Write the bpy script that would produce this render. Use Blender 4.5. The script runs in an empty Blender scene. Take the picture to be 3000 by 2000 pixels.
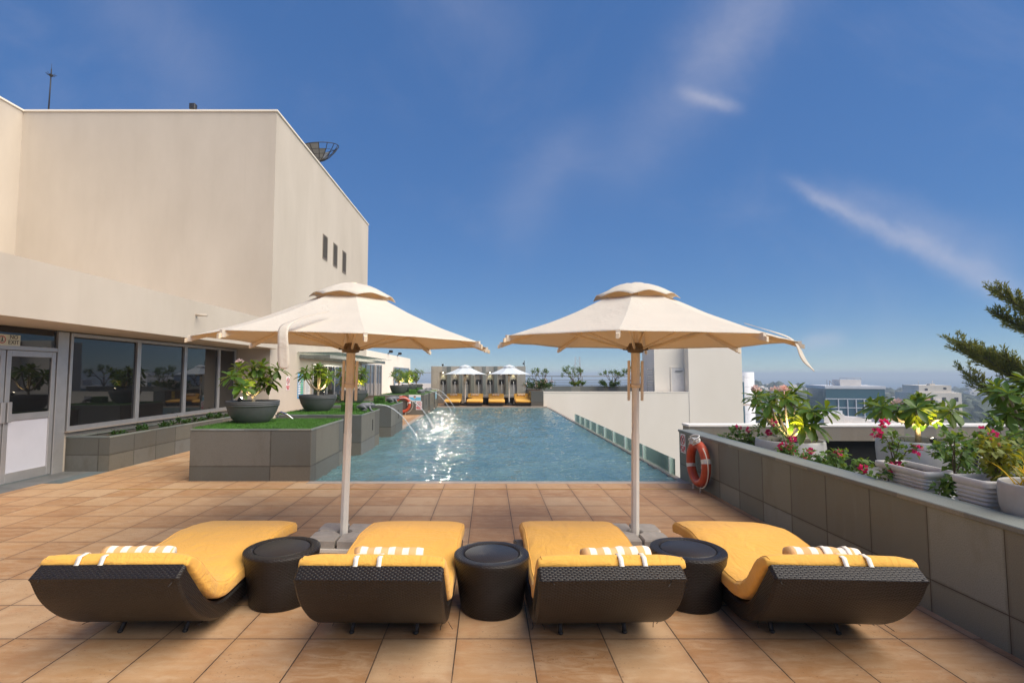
import bpy, bmesh, math, random
from mathutils import Vector, Matrix, noise as mnoise
R = math.radians
PI = math.pi
sc = bpy.context.scene
C = sc.collection

# ------------------------------------------------------------------ camera
cam_d = bpy.data.cameras.new('camera')
cam_d.sensor_width = 36.0
cam_d.lens = 18.0
cam_d.shift_x = 0.0227
cam_d.clip_start = 0.05
cam_d.clip_end = 30000
cam = bpy.data.objects.new('camera', cam_d)
C.objects.link(cam)
cam.location = (0, -0.10, 1.6)
cam.rotation_euler = (R(90 + 3.70), 0, 0)
sc.camera = cam

# ------------------------------------------------------------------ light
SUN_DIR = Vector((0.86, -0.48, 1.15)).normalized()
SUN_EL = math.asin(SUN_DIR.z)
SUN_AZ = math.atan2(SUN_DIR.x, SUN_DIR.y)       # from +Y towards +X
sun_d = bpy.data.lights.new('sun', 'SUN')
sun_d.energy = 5.0
sun_d.angle = R(65)
sun_d.color = (1.0, 0.90, 0.74)
sun = bpy.data.objects.new('sun', sun_d)
C.objects.link(sun)
sun.rotation_euler = SUN_DIR.to_track_quat('Z', 'Y').to_euler()

sc.view_settings.view_transform = 'Standard'
sc.view_settings.look = 'None'
sc.view_settings.gamma = 1
sc.view_settings.exposure = 0.13

world = bpy.data.worlds.new('World')
sc.world = world
world.use_nodes = True


def build_world():
    nt = world.node_tree
    n, l = nt.nodes, nt.links
    n.clear()
    out = n.new('ShaderNodeOutputWorld')
    bg = n.new('ShaderNodeBackground')
    l.new(bg.outputs[0], out.inputs[0])
    bg.inputs[1].default_value = 0.12
    sky = n.new('ShaderNodeTexSky')
    sky.sky_type = 'NISHITA'
    sky.sun_disc = False
    sky.sun_elevation = SUN_EL
    sky.sun_rotation = SUN_AZ
    sky.altitude = 0
    sky.air_density = 0.6
    sky.dust_density = 0.0
    sky.ozone_density = 4.0

    def M(op, a, b=None, c=None):
        m = n.new('ShaderNodeMath')
        m.operation = op
        for i, v in enumerate((a, b, c)):
            if v is None:
                continue
            if isinstance(v, (int, float)):
                m.inputs[i].default_value = v
            else:
                l.new(v, m.inputs[i])
        return m.outputs[0]
    tc = n.new('ShaderNodeTexCoord')
    sep = n.new('ShaderNodeSeparateXYZ')
    l.new(tc.outputs['Generated'], sep.inputs[0])
    x, y, z = sep.outputs
    yy = M('MAXIMUM', y, 0.02)
    p = M('DIVIDE', x, yy)
    q = M('DIVIDE', z, yy)
    front = M('GREATER_THAN', y, 0.05)
    comb = n.new('ShaderNodeCombineXYZ')
    l.new(p, comb.inputs[0])
    l.new(q, comb.inputs[1])

    def noise(scale, detail=5, rough=0.6, vec=None, dist=0.0):
        t = n.new('ShaderNodeTexNoise')
        t.inputs['Scale'].default_value = scale
        t.inputs['Detail'].default_value = detail
        t.inputs['Roughness'].default_value = rough
        t.inputs['Distortion'].default_value = dist
        l.new(vec if vec is not None else comb.outputs[0], t.inputs['Vector'])
        return t.outputs['Fac']
    warp = M('SUBTRACT', noise(9, 5, 0.65), 0.5)
    warp2 = M('SUBTRACT', noise(3.0, 3, 0.5), 0.5)

    wisp = M('ADD', 0.45, M('MULTIPLY', noise(7, 7, 0.68, dist=1.0), 1.1))

    def smooth(v, a, b):
        t = n.new('ShaderNodeMapRange')
        t.interpolation_type = 'SMOOTHSTEP'
        t.inputs[1].default_value = a
        t.inputs[2].default_value = b
        l.new(v, t.inputs[0])
        return t.outputs[0]

    def streak(ax, ay, bx, by, w0, w1, amp, wamp, fade=0.25):
        dx, dy = bx - ax, by - ay
        L = math.hypot(dx, dy)
        tx, ty = dx / L, dy / L
        u = M('SUBTRACT', p, ax)
        v = M('SUBTRACT', q, ay)
        t = M('DIVIDE', M('ADD', M('MULTIPLY', u, tx), M('MULTIPLY', v, ty)), L)
        s = M('ADD', M('MULTIPLY', u, -ty), M('MULTIPLY', v, tx))
        s = M('ADD', s, M('MULTIPLY', warp, wamp))
        s = M('ADD', s, M('MULTIPLY', warp2, wamp * 0.7))
        w = M('ADD', w0, M('MULTIPLY', t, w1 - w0))
        w = M('MAXIMUM', w, 0.004)
        r = M('DIVIDE', s, w)
        g = M('POWER', 2.718, M('MULTIPLY', M('MULTIPLY', r, r), -1.0))
        e = M('MULTIPLY', smooth(t, 0.0, fade), M('SUBTRACT', 1.0, smooth(t, 1.0 - fade, 1.0)))
        return M('MULTIPLY', M('MULTIPLY', M('MULTIPLY', g, e), wisp), amp)
    # wisps of cloud, in directions (x/y, z/y) of the sky
    ms = [
        streak(0.555, 0.402, 1.10, 0.135, 0.014, 0.034, 0.34, 0.05, 0.22),
        streak(0.62, 0.40, 1.12, 0.19, 0.02, 0.06, 0.12, 0.06, 0.3),
        streak(0.36, 0.575, 0.53, 0.525, 0.018, 0.014, 0.30, 0.035, 0.4),
        streak(0.86, 1.10, 0.16, 0.30, 0.075, 0.07, 0.13, 0.07, 0.3),
        streak(0.62, 0.90, 0.36, 0.50, 0.09, 0.08, 0.10, 0.08, 0.45),
        streak(0.22, 0.56, 0.00, 0.22, 0.05, 0.07, 0.10, 0.06, 0.4),
        streak(-0.9, 0.95, -0.45, 0.45, 0.09, 0.08, 0.10, 0.08, 0.4),
        streak(-0.25, 1.0, 0.10, 0.60, 0.10, 0.08, 0.08, 0.1, 0.4),
        streak(0.58, 0.055, 0.72, 0.075, 0.016, 0.016, 0.22, 0.03, 0.4),
    ]
    tot = ms[0]
    for m in ms[1:]:
        tot = M('ADD', tot, m)
    veil = M('MULTIPLY', smooth(noise(2.2, 6, 0.6, dist=0.6), 0.45, 0.8), 0.10)
    tot = M('MULTIPLY', M('ADD', tot, veil), front)
    tot = M('MINIMUM', tot, 0.7)
    hs = n.new('ShaderNodeHueSaturation')
    hs.inputs['Saturation'].default_value = SKY_SAT
    hs.inputs['Value'].default_value = SKY_VAL
    l.new(sky.outputs[0], hs.inputs['Color'])
    mix = n.new('ShaderNodeMix')
    mix.data_type = 'RGBA'
    l.new(tot, mix.inputs['Factor'])
    sh = n.new('ShaderNodeSeparateColor')
    sh.mode = 'HSV'
    l.new(hs.outputs[0], sh.inputs[0])
    ch = n.new('ShaderNodeCombineColor')
    ch.mode = 'HSV'
    l.new(sh.outputs[0], ch.inputs[0])
    l.new(sh.outputs[1], ch.inputs[1])
    l.new(M('MULTIPLY', M('POWER', sh.outputs[2], 0.34), 2.68), ch.inputs[2])
    l.new(ch.outputs[0], mix.inputs[6])
    mix.inputs[7].default_value = (5.2, 5.0, 5.6, 1)
    l.new(mix.outputs[2], bg.inputs[0])


SKY_SAT, SKY_VAL = 1.12, 0.8
build_world()


# ------------------------------------------------------------------ helpers
K = 1.0586


def yd(d):
    return d * K


class MB:
    def __init__(self):
        self.v, self.f, self.m, self.s = [], [], [], []

    def add(self, vs, fs, mi=0, smooth=False):
        o = len(self.v)
        self.v.extend([tuple(p) for p in vs])
        for f in fs:
            self.f.append(tuple(i + o for i in f))
            self.m.append(mi)
            self.s.append(smooth)

    def box(self, x0, y0, z0, x1, y1, z1, mi=0):
        vs = [(x0, y0, z0), (x1, y0, z0), (x1, y1, z0), (x0, y1, z0), (x0, y0, z1), (x1, y0, z1), (x1, y1, z1), (x0, y1, z1)]
        fs = [(0, 3, 2, 1), (4, 5, 6, 7), (0, 1, 5, 4), (1, 2, 6, 5), (2, 3, 7, 6), (3, 0, 4, 7)]
        self.add(vs, fs, mi)

    def bbox(self, x0, y0, z0, x1, y1, z1, b=0.01, mi=0):
        """box with chamfered edges"""
        vs, idx = [], {}
        X, Y, Z = (x0, x1), (y0, y1), (z0, z1)
        for i in (0, 1):
            for j in (0, 1):
                for k in (0, 1):
                    sx, sy, sz = (1 - 2 * i) * b, (1 - 2 * j) * b, (1 - 2 * k) * b
                    for a in range(3):
                        p = [X[i] + sx, Y[j] + sy, Z[k] + sz]
                        p[a] = (X[i], Y[j], Z[k])[a]
                        idx[(i, j, k, a)] = len(vs)
                        vs.append(p)
        fs = []
        I = idx
        for s in (0, 1):
            q = [I[(s, 0, 0, 0)], I[(s, 1, 0, 0)], I[(s, 1, 1, 0)], I[(s, 0, 1, 0)]]
            fs.append(q if s else q[::-1])
            q = [I[(0, s, 0, 1)], I[(0, s, 1, 1)], I[(1, s, 1, 1)], I[(1, s, 0, 1)]]
            fs.append(q if s else q[::-1])
            q = [I[(0, 0, s, 2)], I[(1, 0, s, 2)], I[(1, 1, s, 2)], I[(0, 1, s, 2)]]
            fs.append(q if s else q[::-1])
        for a, b_ in ((0, 0), (0, 1), (1, 0), (1, 1)):
            fs.append([I[(a, b_, 0, 0)], I[(a, b_, 1, 0)], I[(a, b_, 1, 1)], I[(a, b_, 0, 1)]])
            fs.append([I[(a, 0, b_, 0)], I[(a, 1, b_, 0)], I[(a, 1, b_, 2)], I[(a, 0, b_, 2)]])
            fs.append([I[(0, a, b_, 1)], I[(1, a, b_, 1)], I[(1, a, b_, 2)], I[(0, a, b_, 2)]])
        for i in (0, 1):
            for j in (0, 1):
                for k in (0, 1):
                    fs.append([I[(i, j, k, 0)], I[(i, j, k, 1)], I[(i, j, k, 2)]])
        self.add(vs, fs, mi)

    def tube(self, pts, rad, n=8, mi=0, smooth=True, cap=True, closed=False, flat=1.0, up=None):
        pts = [Vector(p) for p in pts]
        if not hasattr(rad, '__len__'):
            rad = [rad] * len(pts)
        vs, fs = [], []
        N = len(pts)
        prev = None
        for i, p in enumerate(pts):
            if closed:
                t = pts[(i + 1) % N] - pts[i - 1]
            else:
                t = pts[min(i + 1, N - 1)] - pts[max(i - 1, 0)]
            if t.length < 1e-9:
                t = Vector((0, 0, 1))
            t.normalize()
            if prev is None:
                a = Vector(up) if up else (Vector((0, 0, 1)) if abs(t.z) < 0.9 else Vector((1, 0, 0)))
                u = t.cross(a).normalized()
            else:
                u = (prev - t * prev.dot(t))
                if u.length < 1e-6:
                    u = t.orthogonal()
                u.normalize()
            prev = u
            w = t.cross(u)
            for k in range(n):
                an = 2 * PI * k / n
                vs.append(p + u * math.cos(an) * rad[i] + w * math.sin(an) * rad[i] * flat)
        for i in range(N if closed else N - 1):
            j = (i + 1) % N
            for k in range(n):
                k2 = (k + 1) % n
                fs.append((i * n + k, i * n + k2, j * n + k2, j * n + k))
        if cap and not closed:
            fs.append(tuple(range(n))[::-1])
            fs.append(tuple((N - 1) * n + k for k in range(n)))
        self.add(vs, fs, mi, smooth)

    def lathe(self, prof, n=32, cx=0, cy=0, mi=0, smooth=True, sx=1, sy=1, rot=0):
        vs, fs = [], []
        for (r, z) in prof:
            for k in range(n):
                a = 2 * PI * k / n + rot
                vs.append((cx + r * math.cos(a) * sx, cy + r * math.sin(a) * sy, z))
        for i in range(len(prof) - 1):
            for k in range(n):
                k2 = (k + 1) % n
                fs.append((i * n + k, i * n + k2, (i + 1) * n + k2, (i + 1) * n + k))
        self.add(vs, fs, mi, smooth)

    def disc(self, r, z, n=24, cx=0, cy=0, mi=0, up=True):
        vs = [(cx + r * math.cos(2 * PI * k / n), cy + r * math.sin(2 * PI * k / n), z) for k in range(n)]
        f = tuple(range(n))
        self.add(vs, [f if up else f[::-1]], mi)

    def prism(self, poly, axis, a0, a1, mi=0, smooth=False):
        """poly of 2-D points extruded along axis ('x': poly is (y,z); 'y': (x,z); 'z': (x,y))"""
        n = len(poly)

        def P(p, a):
            if axis == 'x':
                return (a, p[0], p[1])
            if axis == 'y':
                return (p[0], a, p[1])
            return (p[0], p[1], a)
        vs = [P(p, a0) for p in poly] + [P(p, a1) for p in poly]
        self.add(vs, [tuple(range(n))[::-1], tuple(range(n, 2 * n))], mi)
        fs = [(i, (i + 1) % n, n + (i + 1) % n, n + i) for i in range(n)]
        self.add(vs, fs, mi, smooth)

    def ell(self, c, r, n=12, m=8, mi=0, rotm=None):
        vs, fs = [], []
        for i in range(m + 1):
            t = PI * i / m
            for k in range(n):
                a = 2 * PI * k / n
                p = Vector((r[0] * math.sin(t) * math.cos(a), r[1] * math.sin(t) * math.sin(a), r[2] * math.cos(t)))
                if rotm:
                    p = rotm @ p
                vs.append(Vector(c) + p)
        for i in range(m):
            for k in range(n):
                k2 = (k + 1) % n
                fs.append((i * n + k, (i + 1) * n + k, (i + 1) * n + k2, i * n + k2))
        self.add(vs, fs, mi, True)

    def mesh(self, name, mats):
        me = bpy.data.meshes.new(name)
        me.from_pydata(self.v, [], self.f)
        for m in mats:
            me.materials.append(m)
        me.polygons.foreach_set('material_index', self.m)
        me.polygons.foreach_set('use_smooth', self.s)
        bm = bmesh.new()
        bm.from_mesh(me)
        bmesh.ops.remove_doubles(bm, verts=bm.verts, dist=1e-6)
        bm.to_mesh(me)
        bm.free()
        me.update()
        return me

    def build(self, name, mats, parent=None, fixn=False):
        if not isinstance(mats, (list, tuple)):
            mats = [mats]
        me = self.mesh(name, mats)
        if fixn:
            bm = bmesh.new()
            bm.from_mesh(me)
            bmesh.ops.recalc_face_normals(bm, faces=bm.faces)
            bm.to_mesh(me)
            bm.free()
        o = bpy.data.objects.new(name, me)
        C.objects.link(o)
        if parent:
            o.parent = parent
        return o


def thing(name, label, cat, loc=(0, 0, 0), rz=0.0, group=None):
    o = bpy.data.objects.new(name, None)
    o.empty_display_size = 0.1
    C.objects.link(o)
    o.location = loc
    o.rotation_euler = (0, 0, rz)
    tag(o, label, cat, group)
    return o


def tag(o, label, cat, group=None):
    o['label'] = label
    o['category'] = cat
    if group:
        o['group'] = group
    return o


def struct(o):
    o['kind'] = 'structure'
    return o


KIDS = {}


def copy_tree(o, label=None, parent=None, keep_label=False):
    c = o.copy()
    C.objects.link(c)
    if parent:
        c.parent = parent
    if label:
        c['label'] = label
    for ch in [k for k in list(bpy.data.objects) if k.parent == o]:
        copy_tree(ch, None, c)
    return c


# ------------------------------------------------------------------ materials
def new_mat(name):
    m = bpy.data.materials.new(name)
    m.use_nodes = True
    nt = m.node_tree
    b = nt.nodes['Principled BSDF']
    return m, nt, b


def rgb(c, k=1.0):
    return (c[0] * k, c[1] * k, c[2] * k, 1)


class NB:
    """small node builder"""
    def __init__(self, nt):
        self.nt, self.n, self.l = nt, nt.nodes, nt.links

    def math(self, op, a, b=None, c=None):
        m = self.n.new('ShaderNodeMath')
        m.operation = op
        for i, v in enumerate((a, b, c)):
            if v is None:
                continue
            if isinstance(v, (int, float)):
                m.inputs[i].default_value = v
            else:
                self.l.new(v, m.inputs[i])
        return m.outputs[0]

    def noise(self, vec, scale, detail=4, rough=0.55, dist=0.0):
        t = self.n.new('ShaderNodeTexNoise')
        t.inputs['Scale'].default_value = scale
        t.inputs['Detail'].default_value = detail
        t.inputs['Roughness'].default_value = rough
        t.inputs['Distortion'].default_value = dist
        self.l.new(vec, t.inputs['Vector'])
        return t.outputs['Fac']

    def ramp(self, fac, stops):
        r = self.n.new('ShaderNodeValToRGB')
        e = r.color_ramp.elements
        while len(e) < len(stops):
            e.new(0.5)
        for i, (p, c) in enumerate(stops):
            e[i].position = p
            e[i].color = c
        self.l.new(fac, r.inputs[0])
        return r.outputs[0]

    def range(self, v, a, b, c=0.0, d=1.0, smooth=True):
        t = self.n.new('ShaderNodeMapRange')
        if smooth:
            t.interpolation_type = 'SMOOTHSTEP'
        for i, x in enumerate((a, b, c, d)):
            t.inputs[i + 1].default_value = x
        self.l.new(v, t.inputs[0])
        return t.outputs[0]

    def mix(self, fac, a, b, blend='MIX'):
        m = self.n.new('ShaderNodeMix')
        m.data_type = 'RGBA'
        m.blend_type = blend
        for s, v in ((0, fac), (6, a), (7, b)):
            if isinstance(v, (int, float)):
                m.inputs[s].default_value = v
            elif isinstance(v, tuple):
                m.inputs[s].default_value = v
            else:
                self.l.new(v, m.inputs[s])
        return m.outputs[2]

    def coord(self, kind='Object'):
        t = self.n.new('ShaderNodeTexCoord')
        return t.outputs[kind]

    def pos(self):
        g = self.n.new('ShaderNodeNewGeometry')
        return g

    def scale(self, vec, s):
        m = self.n.new('ShaderNodeMapping')
        m.inputs['Scale'].default_value = s
        self.l.new(vec, m.inputs[0])
        return m.outputs[0]

    def bump(self, h, strength, dist, bsdf, normal=None):
        b = self.n.new('ShaderNodeBump')
        b.inputs['Strength'].default_value = strength
        b.inputs['Distance'].default_value = dist
        self.l.new(h, b.inputs['Height'])
        if normal is not None:
            self.l.new(normal, b.inputs['Normal'])
        if bsdf is not None:
            self.l.new(b.outputs[0], bsdf.inputs['Normal'])
        return b.outputs[0]


def simple(name, col, rough=0.6, metal=0.0, var=0.12, vscale=6, bump=0.0, bscale=80, bdist=0.003, coat=0.0, spec=0.5, world=False):
    m, nt, b = new_mat(name)
    N = NB(nt)
    co = N.pos().outputs['Position'] if world else N.coord('Object')
    f = N.noise(co, vscale, 5, 0.6)
    c = N.ramp(f, [(0.3, rgb(col, 1 - var)), (0.7, rgb(col, 1 + var))])
    nt.links.new(c, b.inputs['Base Color'])
    b.inputs['Roughness'].default_value = rough
    b.inputs['Metallic'].default_value = metal
    b.inputs['Specular IOR Level'].default_value = spec
    b.inputs['Coat Weight'].default_value = coat
    if bump:
        N.bump(N.noise(co, bscale, 3, 0.6), bump, bdist, b)
    return m


def m_stucco(name, col, stain=0.06):
    m, nt, b = new_mat(name)
    N = NB(nt)
    g = N.pos().outputs['Position']
    big = N.noise(N.scale(g, (0.25, 0.25, 0.1)), 2.2, 6, 0.62)
    streak = N.noise(N.scale(g, (2.2, 2.2, 0.10)), 2.0, 5, 0.6)
    fine = N.noise(g, 60, 3, 0.7)
    c = N.ramp(big, [(0.25, rgb((col[0], col[1] * 0.985, col[2] * 0.96), 1 - stain * 1.3)), (0.7, rgb(col, 1 + stain * 0.5))])
    c = N.mix(N.range(streak, 0.52, 0.78, 0, stain * 1.6), c, rgb((col[0] * 0.78, col[1] * 0.76, col[2] * 0.72)))
    c = N.mix(N.range(fine, 0.3, 0.75, 0, 0.08), c, rgb(col, 0.75))
    nt.links.new(c, b.inputs['Base Color'])
    b.inputs['Roughness'].default_value = 0.85
    b.inputs['Specular IOR Level'].default_value = 0.25
    n1 = N.bump(fine, 0.25, 0.004, None)
    N.bump(N.noise(g, 5, 4, 0.5), 0.10, 0.02, b, n1)
    return m


def m_deck():
    m, nt, b = new_mat('terracotta_tile')
    N = NB(nt)
    g = N.pos().outputs['Position']
    sep = nt.nodes.new('ShaderNodeSeparateXYZ')
    nt.links.new(g, sep.inputs[0])
    px, py = 0.4475, 0.452
    tx = N.math('DIVIDE', N.math('SUBTRACT', sep.outputs[0], 0.252), px)
    ty = N.math('DIVIDE', N.math('SUBTRACT', sep.outputs[1], 7.19), py)
    fx, fy = N.math('FLOOR', tx), N.math('FLOOR', ty)
    rx, ry = N.math('FRACT', tx), N.math('FRACT', ty)
    ex = N.math('MULTIPLY', N.math('MINIMUM', rx, N.math('SUBTRACT', 1.0, rx)), px)
    ey = N.math('MULTIPLY', N.math('MINIMUM', ry, N.math('SUBTRACT', 1.0, ry)), py)
    wob = N.math('MULTIPLY', N.math('SUBTRACT', N.noise(g, 40, 3), 0.5), 0.003)
    e = N.math('ADD', N.math('MINIMUM', ex, ey), wob)
    joint = N.range(e, 0.0022, 0.0050, 1, 0)
    soil = N.range(e, 0.0, 0.05, 1, 0)
    cv = nt.nodes.new('ShaderNodeCombineXYZ')
    nt.links.new(fx, cv.inputs[0])
    nt.links.new(fy, cv.inputs[1])
    wn = nt.nodes.new('ShaderNodeTexWhiteNoise')
    nt.links.new(cv.outputs[0], wn.inputs['Vector'])
    base = N.ramp(wn.outputs['Value'], [(0.0, rgb((0.355, 0.185, 0.082))), (0.3, rgb((0.445, 0.245, 0.112))), (0.65, rgb((0.48, 0.28, 0.137))), (0.85, rgb((0.48, 0.305, 0.168))), (1.0, rgb((0.54, 0.36, 0.21)))])
    # streaky stone grain within each tile, direction drawn per tile
    off = nt.nodes.new('ShaderNodeVectorMath')
    off.operation = 'MULTIPLY_ADD'
    nt.links.new(wn.outputs['Color'], off.inputs[0])
    off.inputs[1].default_value = (30, 30, 30)
    nt.links.new(g, off.inputs[2])
    grain = N.noise(N.scale(off.outputs[0], (1.0, 3.2, 1.0)), 5.0, 7, 0.68, 0.8)
    c = N.mix(N.range(grain, 0.35, 0.72, 0, 0.6), base, rgb((0.58, 0.41, 0.26)))
    blotch = N.noise(g, 1.1, 6, 0.65)
    c = N.mix(N.range(blotch, 0.48, 0.72, 0, 0.38), c, rgb((0.33, 0.17, 0.085)))
    patch = N.noise(off.outputs[0], 3.2, 5, 0.6)
    c = N.mix(N.range(patch, 0.54, 0.70, 0, 0.36), c, rgb((0.42, 0.20, 0.085)))
    damp = N.noise(g, 0.55, 5, 0.62, 0.6)
    c = N.mix(N.range(damp, 0.50, 0.66, 0, 0.30), c, rgb((0.25, 0.15, 0.085)))
    speck = N.noise(g, 46, 4, 0.75)
    pitm = N.math('MULTIPLY', N.range(speck, 0.58, 0.68, 0, 0.75), N.range(N.noise(g, 3.0, 4, 0.6), 0.42, 0.6, 0.15, 1))
    c = N.mix(pitm, c, rgb((0.12, 0.06, 0.03)))
    c = N.mix(N.math('MULTIPLY', soil, 0.22), c, rgb((0.22, 0.12, 0.07)))
    joint = N.math('MULTIPLY', joint, N.range(N.noise(g, 2.2, 4, 0.6), 0.3, 0.62, 0.65, 1.0))
    c = N.mix(joint, c, rgb((0.06, 0.042, 0.030)))
    nt.links.new(c, b.inputs['Base Color'])
    rg = N.math('ADD', 0.44, N.math('MULTIPLY', grain, 0.35))
    nt.links.new(rg, b.inputs['Roughness'])
    b.inputs['Specular IOR Level'].default_value = 0.35
    hmap = N.math('SUBTRACT', N.math('MULTIPLY', grain, 0.5), N.math('MULTIPLY', joint, 2.0))
    hmap = N.math('SUBTRACT', hmap, N.math('MULTIPLY', pitm, 0.5))
    N.bump(hmap, 0.45, 0.004, b)
    return m


def m_granite(name, col, joints=True, zj=0.215, pitch=0.53, off=0.0, blot=1.0):
    m, nt, b = new_mat(name)
    N = NB(nt)
    geo = N.pos()
    g = geo.outputs['Position']
    sp = nt.nodes.new('ShaderNodeSeparateXYZ')
    nt.links.new(g, sp.inputs[0])
    sn = nt.nodes.new('ShaderNodeSeparateXYZ')
    nt.links.new(geo.outputs['True Normal'], sn.inputs[0])
    ax = N.math('GREATER_THAN', N.math('ABSOLUTE', sn.outputs[0]), 0.7)
    top = N.math('GREATER_THAN', N.math('ABSOLUTE', sn.outputs[2]), 0.7)
    u = N.math('ADD', N.math('MULTIPLY', sp.outputs[1], ax), N.math('MULTIPLY', sp.outputs[0], N.math('SUBTRACT', 1.0, ax)))
    t = N.math('DIVIDE', N.math('SUBTRACT', u, off), pitch)
    r = N.math('FRACT', t)
    eu = N.math('MULTIPLY', N.math('MINIMUM', r, N.math('SUBTRACT', 1.0, r)), pitch)
    ez = N.math('ABSOLUTE', N.math('SUBTRACT', sp.outputs[2], zj))
    e = N.math('MINIMUM', eu, N.math('ADD', ez, N.math('MULTIPLY', top, 9.0)))
    jn = N.range(e, 0.0015, 0.0042, 1, 0)
    stainj = N.math('MULTIPLY', N.range(N.math('ADD', e, N.math('MULTIPLY', N.math('SUBTRACT', N.noise(g, 9, 4), 0.5), 0.03)), 0.0, 0.022, 1, 0), 0.5)
    cv = nt.nodes.new('ShaderNodeCombineXYZ')
    nt.links.new(N.math('FLOOR', t), cv.inputs[0])
    nt.links.new(N.math('GREATER_THAN', sp.outputs[2], zj), cv.inputs[1])
    nt.links.new(ax, cv.inputs[2])
    wn = nt.nodes.new('ShaderNodeTexWhiteNoise')
    nt.links.new(cv.outputs[0], wn.inputs['Vector'])
    c = N.ramp(wn.outputs['Value'], [(0, rgb((col[0] * 1.02, col[1] * 0.94, col[2] * 0.84), 0.84)), (0.35, rgb((col[0] * 0.95, col[1] * 1.0, col[2] * 1.0), 0.88)), (0.65, rgb((col[0] * 1.08, col[1] * 1.0, col[2] * 0.86), 1.12)), (1, rgb((col[0] * 1.0, col[1] * 1.04, col[2] * 1.10), 1.16))])
    speck = N.noise(g, 170, 2, 0.8)
    c = N.mix(N.range(speck, 0.42, 0.68, 0, 0.5), c, rgb(col, 0.45))
    bl = N.noise(N.scale(g, (1, 1, 0.55)), 3.0, 6, 0.65)
    c = N.mix(N.range(bl, 0.45, 0.75, 0, 0.55 * blot), c, rgb((col[0] * 0.72, col[1] * 0.64, col[2] * 0.52)))
    st = N.noise(N.scale(g, (7, 7, 0.4)), 2.0, 4, 0.6)
    c = N.mix(N.range(st, 0.58, 0.78, 0, 0.18 * blot), c, rgb(col, 1.3))
    if joints:
        c = N.mix(stainj, c, rgb((col[0] * 0.42, col[1] * 0.38, col[2] * 0.32)))
        c = N.mix(jn, c, rgb((0.03, 0.027, 0.024)))
    nt.links.new(c, b.inputs['Base Color'])
    b.inputs['Roughness'].default_value = 0.55
    b.inputs['Specular IOR Level'].default_value = 0.4
    h = N.math('SUBTRACT', N.math('MULTIPLY', speck, 0.3), N.math('MULTIPLY', jn, 1.5 if joints else 0))
    N.bump(h, 0.3, 0.003, b)
    return m


def m_water():
    m, nt, b = new_mat('pool_water')
    N = NB(nt)
    g = N.pos().outputs['Position']
    c2 = N.noise(N.scale(g, (1.0, 1.4, 1)), 9.0, 4, 0.55, 0.5)
    c3 = N.noise(N.scale(g, (1.0, 1.25, 1)), 24, 3, 0.5, 0.4)
    h = N.math('ADD', N.math('MULTIPLY', c2, 0.8), N.math('MULTIPLY', c3, 0.3))
    N.bump(h, 0.9, 0.06, b)
    big = N.noise(g, 0.9, 3, 0.5)
    col = N.ramp(big, [(0.3, rgb((0.085, 0.170, 0.185))), (0.7, rgb((0.13, 0.225, 0.23)))])
    nt.links.new(col, b.inputs['Base Color'])
    b.inputs['Roughness'].default_value = 0.04
    b.inputs['IOR'].default_value = 1.7
    b.inputs['Specular IOR Level'].default_value = 0.5
    return m


def m_glass_dark(name, tint=(0.012, 0.012, 0.013), rough=0.02):
    m, nt, b = new_mat(name)
    N = NB(nt)
    b.inputs['Base Color'].default_value = rgb(tint)
    b.inputs['Roughness'].default_value = rough
    b.inputs['IOR'].default_value = 1.52
    b.inputs['Coat Weight'].default_value = 0.35
    b.inputs['Coat Roughness'].default_value = 0.02
    N.bump(N.noise(N.coord('Object'), 1.3, 2), 0.03, 0.02, b)
    return m


def m_clear_glass(name, tint=(0.93, 0.985, 0.97)):
    m, nt, b = new_mat(name)
    n, l = nt.nodes, nt.links
    n.remove(b)
    out = n['Material Output']
    tr = n.new('ShaderNodeBsdfTransparent')
    tr.inputs[0].default_value = rgb(tint)
    df = n.new('ShaderNodeBsdfTranslucent')
    df.inputs[0].default_value = (0.66, 0.92, 0.86, 1)
    gl = n.new('ShaderNodeBsdfGlossy')
    gl.inputs['Roughness'].default_value = 0.03
    m1 = n.new('ShaderNodeMixShader')
    m1.inputs[0].default_value = 0.20
    l.new(tr.outputs[0], m1.inputs[1])
    l.new(df.outputs[0], m1.inputs[2])
    fr = n.new('ShaderNodeFresnel')
    fr.inputs[0].default_value = 1.14
    m2 = n.new('ShaderNodeMixShader')
    l.new(fr.outputs[0], m2.inputs[0])
    l.new(m1.outputs[0], m2.inputs[1])
    l.new(gl.outputs[0], m2.inputs[2])
    l.new(m2.outputs[0], out.inputs[0])
    return m


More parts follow.
